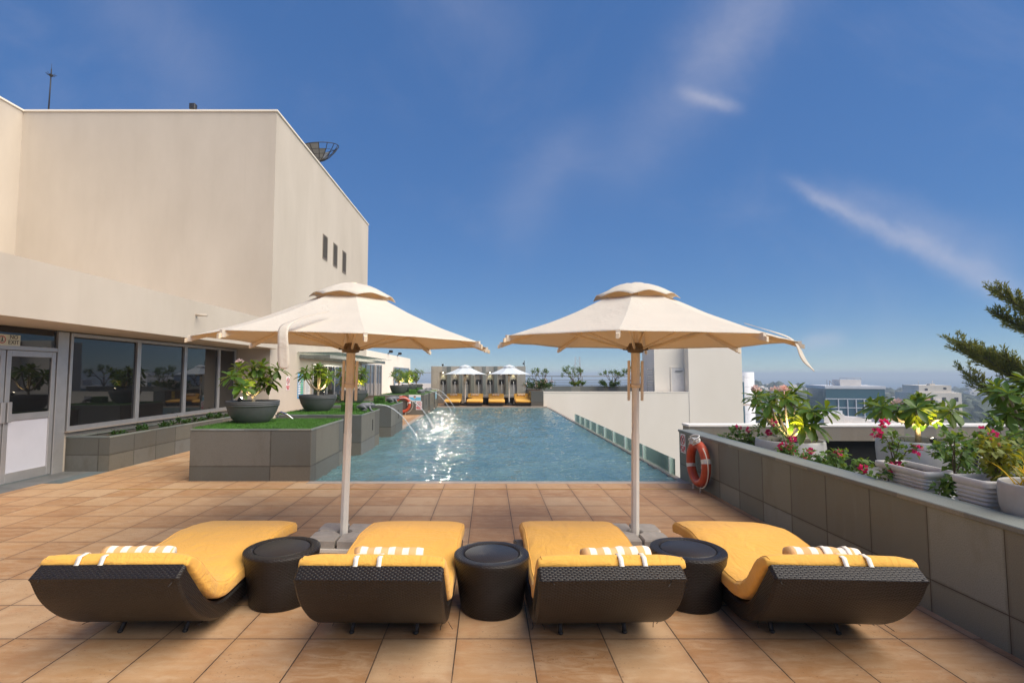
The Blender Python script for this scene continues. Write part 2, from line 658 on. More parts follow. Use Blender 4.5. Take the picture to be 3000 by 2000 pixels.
def m_fabric(name, col, trans=0.0, rough=0.9, wr=0.25, tcol=None, fold=7.0, weave=True, vein=0.06, crease=0.0):
    m, nt, b = new_mat(name)
    N = NB(nt)
    co = N.coord('Object')
    v = N.noise(co, 2.5, 5, 0.6)
    c = N.ramp(v, [(0.3, rgb(col, 1 - vein)), (0.72, rgb(col, 1 + vein * 0.6))])
    nt.links.new(c, b.inputs['Base Color'])
    b.inputs['Roughness'].default_value = rough
    b.inputs['Specular IOR Level'].default_value = 0.15
    b.inputs['Sheen Weight'].default_value = 0.15
    f = N.noise(N.scale(co, (1.0, 0.5, 1.0)), fold, 4, 0.55, 1.2)
    nn = N.bump(f, wr, 0.03, None)
    if crease:
        cr = N.noise(N.scale(co, (0.45, 1.5, 1.0)), 7.0, 4, 0.6, 1.6)
        cr = N.math('POWER', N.math('SUBTRACT', 1.0, N.math('MINIMUM', N.math('MULTIPLY', N.math('ABSOLUTE', N.math('SUBTRACT', cr, 0.5)), 7.0), 1.0)), 1.5)
        cr = N.math('MULTIPLY', cr, N.range(N.noise(co, 2.6, 2), 0.42, 0.62))
        nn = N.bump(cr, crease, 0.02, None, nn)
    N.bump(N.noise(co, 420, 2, 0.6), 0.15, 0.001, b, nn)
    if trans > 0:
        n, l = nt.nodes, nt.links
        t = n.new('ShaderNodeBsdfTranslucent')
        t.inputs[0].default_value = rgb(tcol or col)
        mx = n.new('ShaderNodeMixShader')
        mx.inputs[0].default_value = trans
        l.new(b.outputs[0], mx.inputs[1])
        l.new(t.outputs[0], mx.inputs[2])
        l.new(mx.outputs[0], n['Material Output'].inputs[0])
    return m


def m_wicker(name='dark_wicker', col=(0.0085, 0.0062, 0.0055), sx=0.030, sz=0.0105):
    m, nt, b = new_mat(name)
    N = NB(nt)
    co = N.coord('Object')
    sp = nt.nodes.new('ShaderNodeSeparateXYZ')
    nt.links.new(N.coord('UV'), sp.inputs[0])
    jit = N.math('MULTIPLY', N.math('SUBTRACT', N.noise(co, 14, 3), 0.5), 0.006)
    u, v = sp.outputs[0], N.math('ADD', sp.outputs[1], jit)
    tu, tv = N.math('DIVIDE', u, sx), N.math('DIVIDE', v, sz)
    row = N.math('FLOOR', tv)
    par = N.math('MULTIPLY', N.math('MODULO', N.math('ABSOLUTE', row), 2.0), 0.5)
    fu = N.math('FRACT', N.math('ADD', tu, par))
    fv = N.math('FRACT', tv)
    hu = N.math('SINE', N.math('MULTIPLY', fu, PI))
    hv = N.math('SINE', N.math('MULTIPLY', fv, PI))
    h = N.math('MULTIPLY', N.math('POWER', N.math('MAXIMUM', hu, 0.0), 0.6), N.math('POWER', N.math('MAXIMUM', hv, 0.0), 0.5))
    c = N.mix(N.range(h, 0.15, 0.75), rgb(col, 0.5), rgb(col, 1.2))
    cw = nt.nodes.new('ShaderNodeCombineXYZ')
    nt.links.new(row, cw.inputs[0])
    nt.links.new(N.math('FLOOR', N.math('ADD', tu, par)), cw.inputs[1])
    wn = nt.nodes.new('ShaderNodeTexWhiteNoise')
    nt.links.new(cw.outputs[0], wn.inputs['Vector'])
    c = N.mix(N.math('MULTIPLY', wn.outputs['Value'], 0.55), c, rgb(col, 2.0))
    c = N.mix(N.range(N.noise(co, 7, 4), 0.5, 0.75, 0, 0.5), c, rgb((0.022, 0.014, 0.010)))
    nt.links.new(c, b.inputs['Base Color'])
    b.inputs['Roughness'].default_value = 0.36
    b.inputs['Specular IOR Level'].default_value = 0.45
    N.bump(h, 0.9, 0.0034, b)
    return m


def m_leaf(name, col, back=None, trans=0.35, rough=0.38, var=0.35, tcol=None):
    m, nt, b = new_mat(name)
    N = NB(nt)
    n, l = nt.nodes, nt.links
    co = N.pos()
    oi = N.noise(co.outputs['Position'], 9, 3, 0.6)
    rnd = N.noise(co.outputs['Position'], 2.2, 2, 0.5)
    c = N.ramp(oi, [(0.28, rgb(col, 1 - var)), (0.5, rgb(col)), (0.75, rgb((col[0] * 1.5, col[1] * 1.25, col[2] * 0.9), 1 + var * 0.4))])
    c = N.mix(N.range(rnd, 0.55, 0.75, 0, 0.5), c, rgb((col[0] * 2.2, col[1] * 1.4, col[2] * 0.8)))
    l.new(c, b.inputs['Base Color'])
    b.inputs['Roughness'].default_value = rough
    b.inputs['Specular IOR Level'].default_value = 0.4
    t = n.new('ShaderNodeBsdfTranslucent')
    t.inputs[0].default_value = rgb(tcol or (min(1, col[0] * 3.2 + 0.05), min(1, col[1] * 2.2), col[2] * 0.9))
    mx = n.new('ShaderNodeMixShader')
    mx.inputs[0].default_value = trans
    l.new(b.outputs[0], mx.inputs[1])
    l.new(t.outputs[0], mx.inputs[2])
    l.new(mx.outputs[0], n['Material Output'].inputs[0])
    return m


def m_emit(name, col, s):
    m, nt, b = new_mat(name)
    b.inputs['Base Color'].default_value = rgb((0.8, 0.8, 0.8))
    b.inputs['Emission Color'].default_value = rgb(col)
    b.inputs['Emission Strength'].default_value = s
    return m


def m_stripe(name, a, bcol, w, duty=0.5):
    m, nt, b = new_mat(name)
    N = NB(nt)
    co = N.coord('Object')
    sp = nt.nodes.new('ShaderNodeSeparateXYZ')
    nt.links.new(co, sp.inputs[0])
    r = N.math('FRACT', N.math('DIVIDE', sp.outputs[0], w))
    f = N.range(r, duty - 0.02, duty + 0.02)
    c = N.mix(f, rgb(a), rgb(bcol))
    c = N.mix(N.range(N.noise(co, 60, 3), 0.4, 0.7, 0, 0.12), c, rgb((0.4, 0.3, 0.2)))
    nt.links.new(c, b.inputs['Base Color'])
    b.inputs['Roughness'].default_value = 0.95
    b.inputs['Specular IOR Level'].default_value = 0.1
    N.bump(N.noise(co, 160, 3), 0.5, 0.004, b)
    return m


MT = {}
MT['stucco'] = m_stucco('cream_stucco', (0.60, 0.53, 0.45), 0.10)
MT['stucco_side'] = MT['stucco']
MT['white_stucco'] = m_stucco('white_stucco', (0.92, 0.85, 0.75), 0.04)
MT['deck'] = m_deck()
MT['granite'] = m_granite('grey_granite', (0.205, 0.232, 0.222), True, 0.215, 0.53, 3.476)
MT['granite_trough'] = m_granite('trough_granite', (0.140, 0.140, 0.130), True, 0.27, 0.60, 8.51)
MT['granite_plain'] = m_granite('grey_granite_coping', (0.20, 0.222, 0.218), False, blot=0.7)
MT['granite_box'] = m_granite('planter_granite', (0.142, 0.140, 0.130), True, 0.22, 1.25, -3.3, 0.7)
MT['coping'] = simple('pool_coping_stone', (0.36, 0.30, 0.25), 0.6, var=0.12, vscale=9, bump=0.2, world=True)
MT['grey_floor'] = simple('grey_slate_floor', (0.16, 0.165, 0.165), 0.55, var=0.25, vscale=3, bump=0.25, bscale=30, world=True)
MT['water'] = m_water()
MT['alu'] = simple('brushed_aluminium', (0.48, 0.47, 0.47), 0.38, 0.55, 0.06)
MT['steel'] = simple('stainless_steel', (0.62, 0.62, 0.62), 0.2, 1.0, 0.05)
MT['dark_glass'] = m_glass_dark('dark_glass')
MT['white_panel'] = simple('white_door_panel', (0.62, 0.62, 0.68), 0.5, var=0.05, vscale=2)
MT['pool_glass'] = m_clear_glass('green_glass')
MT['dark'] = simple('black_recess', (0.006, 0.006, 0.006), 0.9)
MT['black'] = simple('black_paint', (0.02, 0.02, 0.022), 0.5)
MT['grey_metal'] = simple('grey_painted_metal', (0.22, 0.22, 0.21), 0.45, 0.2)
MT['turf'] = simple('artificial_turf', (0.055, 0.155, 0.014), 0.8, var=0.35, vscale=14, bump=0.6, bscale=200, bdist=0.01)
MT['bowl'] = simple('charcoal_resin', (0.085, 0.088, 0.094), 0.5, var=0.14, vscale=5, bump=0.12, bscale=120)
MT['soil'] = simple('potting_soil', (0.07, 0.042, 0.022), 0.95, var=0.4, vscale=30, bump=0.8, bscale=60, bdist=0.02)
MT['bark'] = simple('plumeria_bark', (0.30, 0.25, 0.18), 0.7, var=0.25, vscale=20, bump=0.5, bscale=60, bdist=0.006)
MT['twig'] = simple('brown_twig', (0.12, 0.08, 0.05), 0.8, var=0.3)
MT['pine_twig'] = simple('green_brown_twig', (0.075, 0.075, 0.04), 0.8, var=0.3)
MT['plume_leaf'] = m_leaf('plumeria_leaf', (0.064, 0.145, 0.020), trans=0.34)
MT['boug_leaf'] = m_leaf('bougainvillea_leaf', (0.062, 0.150, 0.026), trans=0.35, rough=0.5)
MT['lime_leaf'] = m_leaf('lime_leaf', (0.14, 0.19, 0.02), trans=0.35, rough=0.5)
MT['hedge_leaf'] = m_leaf('hedge_leaf', (0.028, 0.085, 0.012), trans=0.25, rough=0.45)
MT['pine_leaf'] = m_leaf('pine_needles', (0.10, 0.155, 0.055), trans=0.35, rough=0.6)
MT['grass_blade'] = m_leaf('yellow_blades', (0.26, 0.24, 0.035), trans=0.35, rough=0.5)
MT['bract'] = m_leaf('magenta_bract', (0.55, 0.012, 0.13), trans=0.35, rough=0.6, var=0.2, tcol=(0.9, 0.05, 0.25))
MT['petal'] = m_leaf('pink_white_petal', (0.78, 0.60, 0.58), trans=0.3, rough=0.6, var=0.15, tcol=(0.9, 0.7, 0.65))
MT['wicker'] = m_wicker()
MT['yellow'] = m_fabric('yellow_mattress_fabric', (0.80, 0.435, 0.088), wr=0.5, fold=6, crease=0.22)
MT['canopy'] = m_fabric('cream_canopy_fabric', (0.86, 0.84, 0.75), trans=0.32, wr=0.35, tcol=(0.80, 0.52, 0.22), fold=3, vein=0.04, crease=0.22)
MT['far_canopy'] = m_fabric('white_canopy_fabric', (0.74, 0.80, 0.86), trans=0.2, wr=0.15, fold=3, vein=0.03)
MT['pole'] = simple('white_pole_paint', (0.84, 0.80, 0.73), 0.4, var=0.05)
MT['tan'] = simple('tan_steel_shade_tint', (0.80, 0.67, 0.49), 0.5, var=0.08)  # steel tan, with the canopy's shadow tint mixed in for the upper mast
MT['bronze'] = simple('bronze_hub', (0.16, 0.115, 0.07), 0.45, 0.3, 0.1)
MT['weight'] = simple('concrete_weight', (0.42, 0.39, 0.355), 0.8, var=0.14, vscale=12, bump=0.4, bscale=90)
MT['towel'] = m_stripe('striped_towel', (0.86, 0.80, 0.72), (0.78, 0.47, 0.22), 0.082, 0.48)
MT['strap'] = simple('white_strap', (0.80, 0.74, 0.65), 0.8)
MT['orange'] = simple('orange_buoy', (0.50, 0.075, 0.030), 0.5, var=0.14, vscale=8, bump=0.15, bscale=40)
MT['tape'] = simple('reflective_tape', (0.70, 0.70, 0.68), 0.35, 0.3)
MT['rope'] = simple('white_rope', (0.72, 0.66, 0.56), 0.85, bump=0.5, bscale=120)
MT['sign_white'] = simple('sign_white', (0.80, 0.78, 0.78), 0.4, var=0.03)
MT['sign_red'] = simple('sign_red', (0.55, 0.015, 0.03), 0.4, var=0.05)
MT['sign_blue'] = simple('sign_blue', (0.03, 0.30, 0.62), 0.4, var=0.05)
MT['sign_sky'] = simple('sign_sky_blue', (0.16, 0.52, 0.75), 0.4, var=0.05)
MT['sign_green'] = simple('sign_green', (0.20, 0.52, 0.22), 0.4, var=0.1)
MT['sign_ivory'] = simple('sign_ivory', (0.66, 0.68, 0.55), 0.45, var=0.04)
MT['sign_grey'] = simple('print_grey', (0.35, 0.37, 0.40), 0.5)
MT['sign_yellow'] = simple('sign_yellow', (0.75, 0.62, 0.05), 0.5)
MT['skin'] = simple('print_skin', (0.72, 0.48, 0.34), 0.5)
MT['pot_white'] = simple('white_ceramic_pot', (0.60, 0.585, 0.57), 0.55, var=0.10, vscale=4, bump=0.15, bscale=30)
MT['pot_stone'] = simple('pale_cement_pot', (0.40, 0.395, 0.38), 0.75, var=0.14, vscale=5, bump=0.2, bscale=60)
MT['concrete'] = m_granite('weathered_concrete', (0.27, 0.245, 0.215), False, blot=1.4)
MT['concrete_pale'] = m_granite('pale_concrete', (0.40, 0.39, 0.37), False, blot=1.0)
MT['cap_white'] = simple('white_cap_paint', (0.82, 0.78, 0.74), 0.7, var=0.06)
MT['frog'] = simple('grey_frog_stone', (0.15, 0.155, 0.17), 0.55, var=0.25, vscale=20, bump=0.3, bscale=80)
MT['jet'] = None
MT['lamp_black'] = simple('lamp_housing', (0.025, 0.025, 0.028), 0.45)
MT['lamp_glow'] = m_emit('lamp_glow', (1.0, 0.86, 0.62), 30.0)
MT['city_white'] = simple('city_white_paint', (0.66, 0.62, 0.58), 0.8, var=0.08, vscale=0.3)
MT['city_cream'] = simple('city_cream_paint', (0.80, 0.72, 0.62), 0.8, var=0.08, vscale=0.2)
MT['city_grey'] = simple('city_grey', (0.33, 0.32, 0.34), 0.8, var=0.15, vscale=0.2)
MT['city_glass'] = m_glass_dark('city_blue_glass', (0.045, 0.13, 0.175), 0.08)
MT['city_clad'] = simple('city_cladding', (0.72, 0.72, 0.75), 0.5, var=0.06, vscale=0.5)
MT['city_win'] = simple('city_window', (0.05, 0.05, 0.055), 0.3)
MT['city_ground'] = simple('city_ground', (0.10, 0.105, 0.075), 0.9, var=0.4, vscale=0.02, world=True)
MT['woods'] = simple('far_woods', (0.05, 0.065, 0.035), 0.9, var=0.4, vscale=0.15, world=True)
MT['sea'] = simple('sea_water', (0.03, 0.08, 0.14), 0.25, var=0.1, vscale=0.01, world=True)
MT['yellow_line'] = simple('ochre_joint', (0.55, 0.33, 0.06), 0.7)


def m_jet():
    m, nt, b = new_mat('jet_water')
    N = NB(nt)
    n, l = nt.nodes, nt.links
    b.inputs['Base Color'].default_value = (0.86, 0.88, 0.92, 1)
    b.inputs['Roughness'].default_value = 0.15
    b.inputs['Specular IOR Level'].default_value = 0.6
    t = n.new('ShaderNodeBsdfTransparent')
    mx = n.new('ShaderNodeMixShader')
    l.new(N.range(N.noise(N.coord('Object'), 55, 3), 0.35, 0.62, 0.30, 0.9), mx.inputs[0])
    l.new(t.outputs[0], mx.inputs[1])
    l.new(b.outputs[0], mx.inputs[2])
    l.new(mx.outputs[0], n['Material Output'].inputs[0])
    return m


MT['jet'] = m_jet()

# ================================================================== SETTING
PY0 = yd(7.24)     # near pool edge
PY1 = yd(24.0)     # far pool edge
PXR = 2.92         # right pool edge
PXL = -2.59        # left pool edge past the boxes
WALLX = -7.04
TOWX = -6.15

m = MB()


def rect(m, x0, y0, x1, y1, z, mi=0):
    m.add([(x0, y0, z), (x1, y0, z), (x1, y1, z), (x0, y1, z)], [(0, 1, 2, 3)], mi)


rect(m, -6.58, -5.0, 3.02, PY0 - 0.10, 0)
rect(m, -6.3, PY0 - 0.10, -4.5, 31, 0)
rect(m, -4.5, PY0 - 0.10, -2.7, yd(7.6), 0)
rect(m, -4.5, yd(14.5), PXL - 0.12, 31, 0)
rect(m, PXL - 0.12, PY1 + 0.14, 2.9, 31, 0)
struct(m.build('pool_deck', MT['deck']))
m = MB()
rect(m, WALLX, -5.0, -6.58, yd(8.0), 0)
rect(m, WALLX, yd(8.0), -6.3, 15, 0)
struct(m.build('slate_path', MT['grey_floor']))

m = MB()
m.bbox(-2.7, PY0 - 0.10, -0.3, 3.0, PY0 + 0.05, 0.004, 0.006)
m.bbox(PXL - 0.12, yd(14.5), -0.3, PXL, PY1 + 0.14, 0.004, 0.006)
m.bbox(PXL, PY1, -0.3, 2.9, PY1 + 0.14, 0.03, 0.006)
m.bbox(PXR, PY0 + 0.05, -0.6, PXR + 0.10, PY1 + 0.1, -0.018, 0.004)
struct(m.build('pool_coping', MT['coping']))
m = MB()
xs_ = [-4.45 + (PXR + 0.012 + 4.45) * i / 215 for i in range(216)]
ys_ = [PY0 + 0.02]
while ys_[-1] < PY1 + 0.02:
    ys_.append(ys_[-1] + 0.026 + 0.0062 * (ys_[-1] - PY0))
vs, fs = [], []
for y in ys_:
    for x in xs_:
        h_ = 0.55 * mnoise.noise(Vector((x * 1.7, y * 2.8, 0.0))) + 0.62 * mnoise.noise(Vector((x * 3.8 + 7, y * 7.4, 1.7))) + 0.28 * mnoise.noise(Vector((x * 8.5, y * 12.0, 4.1)))
        vs.append((x, y, -0.038 + 0.036 * h_))
n_ = len(xs_)
for j in range(len(ys_) - 1):
    for i in range(n_ - 1):
        a = j * n_ + i
        fs.append((a, a + 1, a + n_ + 1, a + n_))
m.add(vs, fs, 0, True)
struct(m.build('pool_water', MT['water']))
m = MB()
m.box(-2.68, yd(6.79), 0.002, 3.0, yd(6.79) + 0.012, 0.0045)
m.box(-5.2, yd(6.79), 0.002, -2.68, yd(6.79) + 0.012, 0.0045)
struct(m.build('deck_joint_line', MT['yellow_line']))

# ------------------------------------------------------------------ hotel building
FY = yd(13.5)       # front face of the tall block
BY = yd(24.2)
HZ = 9.2
b = thing('hotel_building', 'tall cream hotel block with a long low window wing on the left of the pool', 'building', (0, 0, 0))
m = MB()
# tall block, L shaped: front block and the wing that comes towards the camera at far left
poly = [(TOWX, FY), (TOWX, BY), (-26, BY), (-26, -6), (-13.5, -6), (-13.5, FY)]
m.prism(poly, 'z', 0, HZ)
# roof kerb
m.build('upper_wall', MT['stucco'], b, True)
m = MB()
kp = 0.04
for (x0, y0, x1, y1) in ((-13.54, FY - kp, TOWX + kp, FY + 0.2), (TOWX - 0.2, FY + 0.201, TOWX + kp, BY), (-13.7, -6, -13.46, FY - kp - 0.001)):
    m.box(x0, y0, HZ + 0.002, x1, y1, HZ + 0.05)
m.build('roof_edge', MT['white_stucco'], b)
# low wing: roof slab with deep fascia
FX = -5.9
m = MB()
m.box(-13.48, -6, 2.32, FX, FY - 0.004, 3.08)
m.build('fascia', MT['stucco'], b)
m = MB()
m.box(-13.8, yd(7.92) - 0.10, 0, WALLX - 0.01, FY - 0.01, 0.645)     # sill wall
m.box(-13.8, yd(13.55) - 0.0, 0.65, WALLX, FY - 0.01, 2.31)
m.build('sill_wall', MT['stucco'], b)
def yw(d):
    return yd(d) - 0.10


# window frames along X = WALLX
win_d = [8.12, 9.62, 11.08, 12.55, 13.5]
wins = [(8.12, 9.72), (9.72, 11.22), (11.22, 12.62), (12.62, 13.46)]
for i, (d0, d1) in enumerate(wins):
    y0, y1 = yw(d0), yw(d1)
    w = bpy.data.objects.new('window', None)
    C.objects.link(w)
    w.parent = b
    m = MB()
    t = 0.055
    z0, z1 = 0.66, 2.30
    m.bbox(WALLX - 0.05, y0, z0, WALLX + 0.02, y0 + t, z1, 0.004)
    m.bbox(WALLX - 0.05, y1 - t, z0, WALLX + 0.02, y1 - 0.002, z1, 0.004)
    m.bbox(WALLX - 0.05, y0 + t, z0, WALLX + 0.018, y1 - t, z0 + 0.075, 0.004)
    m.bbox(WALLX - 0.05, y0 + t, z1 - 0.06, WALLX + 0.018, y1 - t, z1, 0.004)
    m.build('frame', MT['alu'], w)
    m = MB()
    m.box(WALLX - 0.035, y0 + t, z0 + 0.075, WALLX - 0.02, y1 - t, z1 - 0.06)
    m.build('pane', MT['dark_glass'], w)
m = MB()
m.bbox(WALLX - 0.05, yw(8.08), 0.646, WALLX + 0.10, yw(13.46), 0.66, 0.003)
m.build('window_sill', MT['coping'], b)


def door(y0, y1, hinge_far=True):
    d = bpy.data.objects.new('door', None)
    C.objects.link(d)
    d.parent = b
    m = MB()
    t = 0.075
    X0, X1 = WALLX - 0.04, WALLX + 0.012
    m.bbox(X0, y0, 0.02, X1, y0 + t, 1.96, 0.004)
    m.bbox(X0, y1 - t, 0.02, X1, y1, 1.96, 0.004)
    m.bbox(X0, y0 + t, 0.02, X1 - 0.002, y1 - t, 0.16, 0.004)
    m.bbox(X0, y0 + t, 0.92, X1 - 0.002, y1 - t, 1.02, 0.004)
    m.bbox(X0, y0 + t, 1.87, X1 - 0.002, y1 - t, 1.96, 0.004)
    m.build('frame', MT['alu'], d)
    m = MB()
    m.box(X0 + 0.015, y0 + t, 0.16, X0 + 0.03, y1 - t, 0.92)
    m.build('lower_panel', MT['white_panel'], d)
    m = MB()
    m.box(X0 + 0.015, y0 + t, 1.02, X0 + 0.03, y1 - t, 1.87)
    m.build('pane', MT['dark_glass'], d)
    m = MB()
    yh = y0 + 0.005 if hinge_far else y1 - 0.075
    m.bbox(X1, yh, 0.90, X1 + 0.05, yh + 0.07, 1.20, 0.006)
    m.build('handle', MT['alu'], d)
    return d


door(yw(7.06), yw(7.86), True)
door(yw(6.22), yw(7.04), False)
m = MB()
m.bbox(WALLX - 0.05, yw(7.88), 0, WALLX + 0.02, yw(8.08), 2.30, 0.004)
m.bbox(WALLX - 0.05, yw(6.2), 1.965, WALLX + 0.02, yw(7.875), 2.03, 0.004)
m.bbox(WALLX - 0.05, yw(6.1), 0, WALLX + 0.02, yw(6.2), 2.30, 0.004)
m.build('door_frame', MT['alu'], b)
m = MB()
m.box(WALLX - 0.04, yw(6.2), 2.032, WALLX - 0.02, yw(7.875), 2.315)
m.build('transom_pane', MT['dark_glass'], b)
m = MB()
m.box(-13.8, -6, 0, WALLX - 0.02, yw(6.1), 2.31)
m.build('side_wall', MT['stucco'], b)
# spout pipe on the fascia
m = MB()
m.tube([(FX - 0.02, yd(9.6), 2.80), (FX + 0.22, yd(9.6), 2.79)], 0.025, 10)
m.build('drain_spout', MT['stucco'], b)
# louvres
for d0 in (17.55, 18.75, 19.95):
    y0 = yd(d0)
    lv = bpy.data.objects.new('louvre', None)
    C.objects.link(lv)
    lv.parent = b
    m = MB()
    z0, z1, w = 5.92, 6.78, 0.52
    m.box(TOWX + 0.002, y0, z0, TOWX + 0.006, y0 + w, z1)
    m.build('recess', MT['dark'], lv)
    m = MB()
    ns = 9
    for k in range(ns):
        z = z0 + (k + 0.5) * (z1 - z0) / ns
        m.box(TOWX + 0.012, y0, z - 0.010, TOWX + 0.020, y0 + w, z + 0.010)
    m.bbox(TOWX + 0.001, y0 - 0.018, z0 - 0.018, TOWX + 0.022, y0, z1 + 0.03, 0.004)
    m.bbox(TOWX + 0.001, y0 + w, z0 - 0.03, TOWX + 0.028, y0 + w + 0.018, z1 + 0.018, 0.002)
    m.bbox(TOWX + 0.001, y0, z1, TOWX + 0.028, y0 + w, z1 + 0.03, 0.004)
    m.bbox(TOWX + 0.001, y0, z0 - 0.03, TOWX + 0.028, y0 + w, z0, 0.004)
    m.build('slats', MT['coping'], lv)
# ground floor openings on the pool side of the tall block and the far low wing
m = MB()
m.box(-14, BY + 0.004, 0, TOWX - 0.02, yd(38), 2.85)
m.build('low_wing', MT['white_stucco'], b)


def opening(d0, d1, z0, z1, name='window', bars=(0.5,), glass='dark_glass'):
    y0, y1 = yd(d0), yd(d1)
    w = bpy.data.objects.new(name, None)
    C.objects.link(w)
    w.parent = b
    m = MB()
    t = 0.07
    X = TOWX
    m.bbox(X + 0.003, y0, z0, X + 0.05, y0 + t, z1, 0.004)
    m.bbox(X + 0.003, y1 - t, z0, X + 0.05, y1, z1, 0.004)
    m.bbox(X + 0.003, y0 + t, z1 - t, X + 0.048, y1 - t, z1, 0.004)
    m.bbox(X + 0.003, y0 + t, z0, X + 0.048, y1 - t, z0 + t, 0.004)
    for f in bars:
        yb = y0 + (y1 - y0) * f
        m.bbox(X + 0.003, yb - 0.03, z0 + t, X + 0.046, yb + 0.03, z1 - t, 0.004)
    m.build('frame', MT['alu'], w)
    m = MB()
    m.box(X + 0.002, y0 + t, z0 + t, X + 0.012, y1 - t, z1 - t)
    m.build('pane', MT[glass], w)
    return w


opening(16.75, 20.1, 0.45, 1.97, bars=(0.45, 0.72))
opening(23.2, 25.9, 0.25, 2.15, bars=(0.35, 0.7))
opening(26.2, 27.6, 0.02, 2.15, 'door', bars=(0.5,), glass='dark_glass')
opening(31.2, 37.0, 0.6, 2.1, bars=(0.4, 0.7), glass='city_glass')
# steel and glass entrance awning
aw = bpy.data.objects.new('awning', None)
C.objects.link(aw)
aw.parent = b
m = MB()
m.bbox(TOWX + 0.90, yd(15.6), 2.13, TOWX + 1.00, yd(24.0), 2.25, 0.006)
m.bbox(TOWX + 0.02, yd(15.6), 2.13, TOWX + 0.10, yd(24.0), 2.25, 0.006)
for k in range(9):
    y = yd(15.6) + 0.05 + k * (yd(24.0) - yd(15.6) - 0.1) / 8
    m.bbox(TOWX + 0.10, y - 0.035, 2.15, TOWX + 0.90, y + 0.035, 2.24, 0.006)
m.build('beam_frame', MT['grey_metal'], aw)
m = MB()
m.box(TOWX + 0.02, yd(15.4), 2.30, TOWX + 1.3, yd(24.2), 2.32)
m.build('glass_roof', MT['pool_glass'], aw)

# roof things
o = thing('roof_antenna', 'thin dark mast antenna on the cream roof edge', 'antenna', (-13.15, yd(13.9), HZ + 0.05))
m = MB()
m.tube([(0, 0, 0), (0.02, 0, 1.5)], [0.022, 0.014], 6)
m.build('mast', MT['black'], o)
m = MB()
for k in range(8):
    a = k * PI / 4
    m.tube([(0.018, 0, 1.28), (0.018 + 0.13 * math.cos(a), 0.13 * math.sin(a), 1.34)], 0.008, 4)
m.tube([(0.018, 0, 1.45), (0.02, 0, 1.66)], 0.006, 4)
m.ell((0.018, 0, 1.30), (0.05, 0.05, 0.05))
m.build('aerial_head', MT['black'], o)
o = thing('roof_floodlight', 'small dark floodlight standing on the cream roof edge', 'floodlight', (-8.65, yd(13.6), HZ + 0.05))
m = MB()
m.tube([(0, 0, 0), (0, 0, 0.07)], 0.03, 8)
m.bbox(-0.09, -0.06, 0.07, 0.09, 0.08, 0.25, 0.02)
m.build('housing', MT['lamp_black'], o)
m = MB()
m.bbox(-0.075, -0.065, 0.085, 0.075, -0.061, 0.235, 0.001)
m.build('lens', MT['city_win'], o)
o = thing('roof_floodlight', 'small dark lamp on the roof edge at the far left, above the inner corner', 'floodlight', (-13.75, yd(11.9), HZ + 0.05), 0.6)
m = MB()
m.tube([(0, 0, 0), (0, 0, 0.05)], 0.03, 8)
m.bbox(-0.12, -0.06, 0.05, 0.12, 0.08, 0.16, 0.02)
m.build('housing', MT['lamp_black'], o)

# satellite dish: mesh bowl
o = thing('satellite_dish', 'dark mesh satellite dish tilted on the hotel roof', 'satellite dish', (-6.95, 20.0, HZ + 0.0), 0)
m = MB()
Rd, dep = 0.88, 0.52
cz = 1.18
tilt = Matrix.Rotation(R(-8), 3, 'Y') @ Matrix.Rotation(R(12), 3, 'X')


def dp(r, a):
    return tilt @ Vector((r * math.cos(a), r * math.sin(a), dep * (r / Rd) ** 2 - dep)) + Vector((0, 0, cz + 0.32))


for k in range(16):
    a = 2 * PI * k / 16
    m.tube([dp(Rd * f, a) for f in (0.08, 0.3, 0.55, 0.8, 1.0)], 0.014, 5)
for f in (0.35, 0.6, 0.8, 1.0):
    m.tube([dp(Rd * f, 2 * PI * k / 32) for k in range(32)], 0.016 if f == 1 else 0.008, 5, closed=True)
m.build('ribs', MT['black'], o)
m = MB()
for k in range(16):
    a0, a1 = 2 * PI * k / 16, 2 * PI * (k + 1) / 16
    for f0, f1 in ((0.08, 0.35), (0.35, 0.6), (0.6, 0.8), (0.8, 1.0)):
        if k in (13, 14, 15, 0, 1, 2) and f1 > 0.5 and not (k == 13 and f1 < 0.9):
            continue
        m.add([dp(Rd * f0, a0), dp(Rd * f1, a0), dp(Rd * f1, a1), dp(Rd * f0, a1)], [(0, 1, 2, 3)])
m.build('reflector', MT['grey_metal'], o)
m = MB()
m.tube([(0, 0, 0.02), (0, 0, 1.0)], 0.07, 8)
m.tube([dp(0.0, 0), dp(0, 0) + tilt @ Vector((0, 0, 0.55))], 0.015, 5)
m.build('mount', MT['black'], o)


# ------------------------------------------------------------------ signs
def text(body, size, loc, rot, mat, parent, name='lettering', ax='CENTER', ext=0.001, sx=1.0):
    cu = bpy.data.curves.new(name, 'FONT')
    cu.body = body
    cu.size = size
    cu.align_x = ax
    cu.align_y = 'CENTER'
    cu.extrude = ext
    cu.materials.append(mat)
    o = bpy.data.objects.new(name, cu)
    C.objects.link(o)
    o.location = loc
    o.rotation_euler = rot
    o.scale = (sx, 1, 1)
    dg = bpy.context.evaluated_depsgraph_get()
    me = bpy.data.meshes.new_from_object(o.evaluated_get(dg))
    q = bpy.data.objects.new(name, me)
    C.objects.link(q)
    q.location, q.rotation_euler, q.scale = loc, rot, (sx, 1, 1)
    q.parent = parent
    bpy.data.objects.remove(o)
    return q


def ring_pts(r, n=24, cx=0, cz=0, y=0):
    return [(cx + r * math.cos(2 * PI * k / n), y, cz + r * math.sin(2 * PI * k / n)) for k in range(n)]


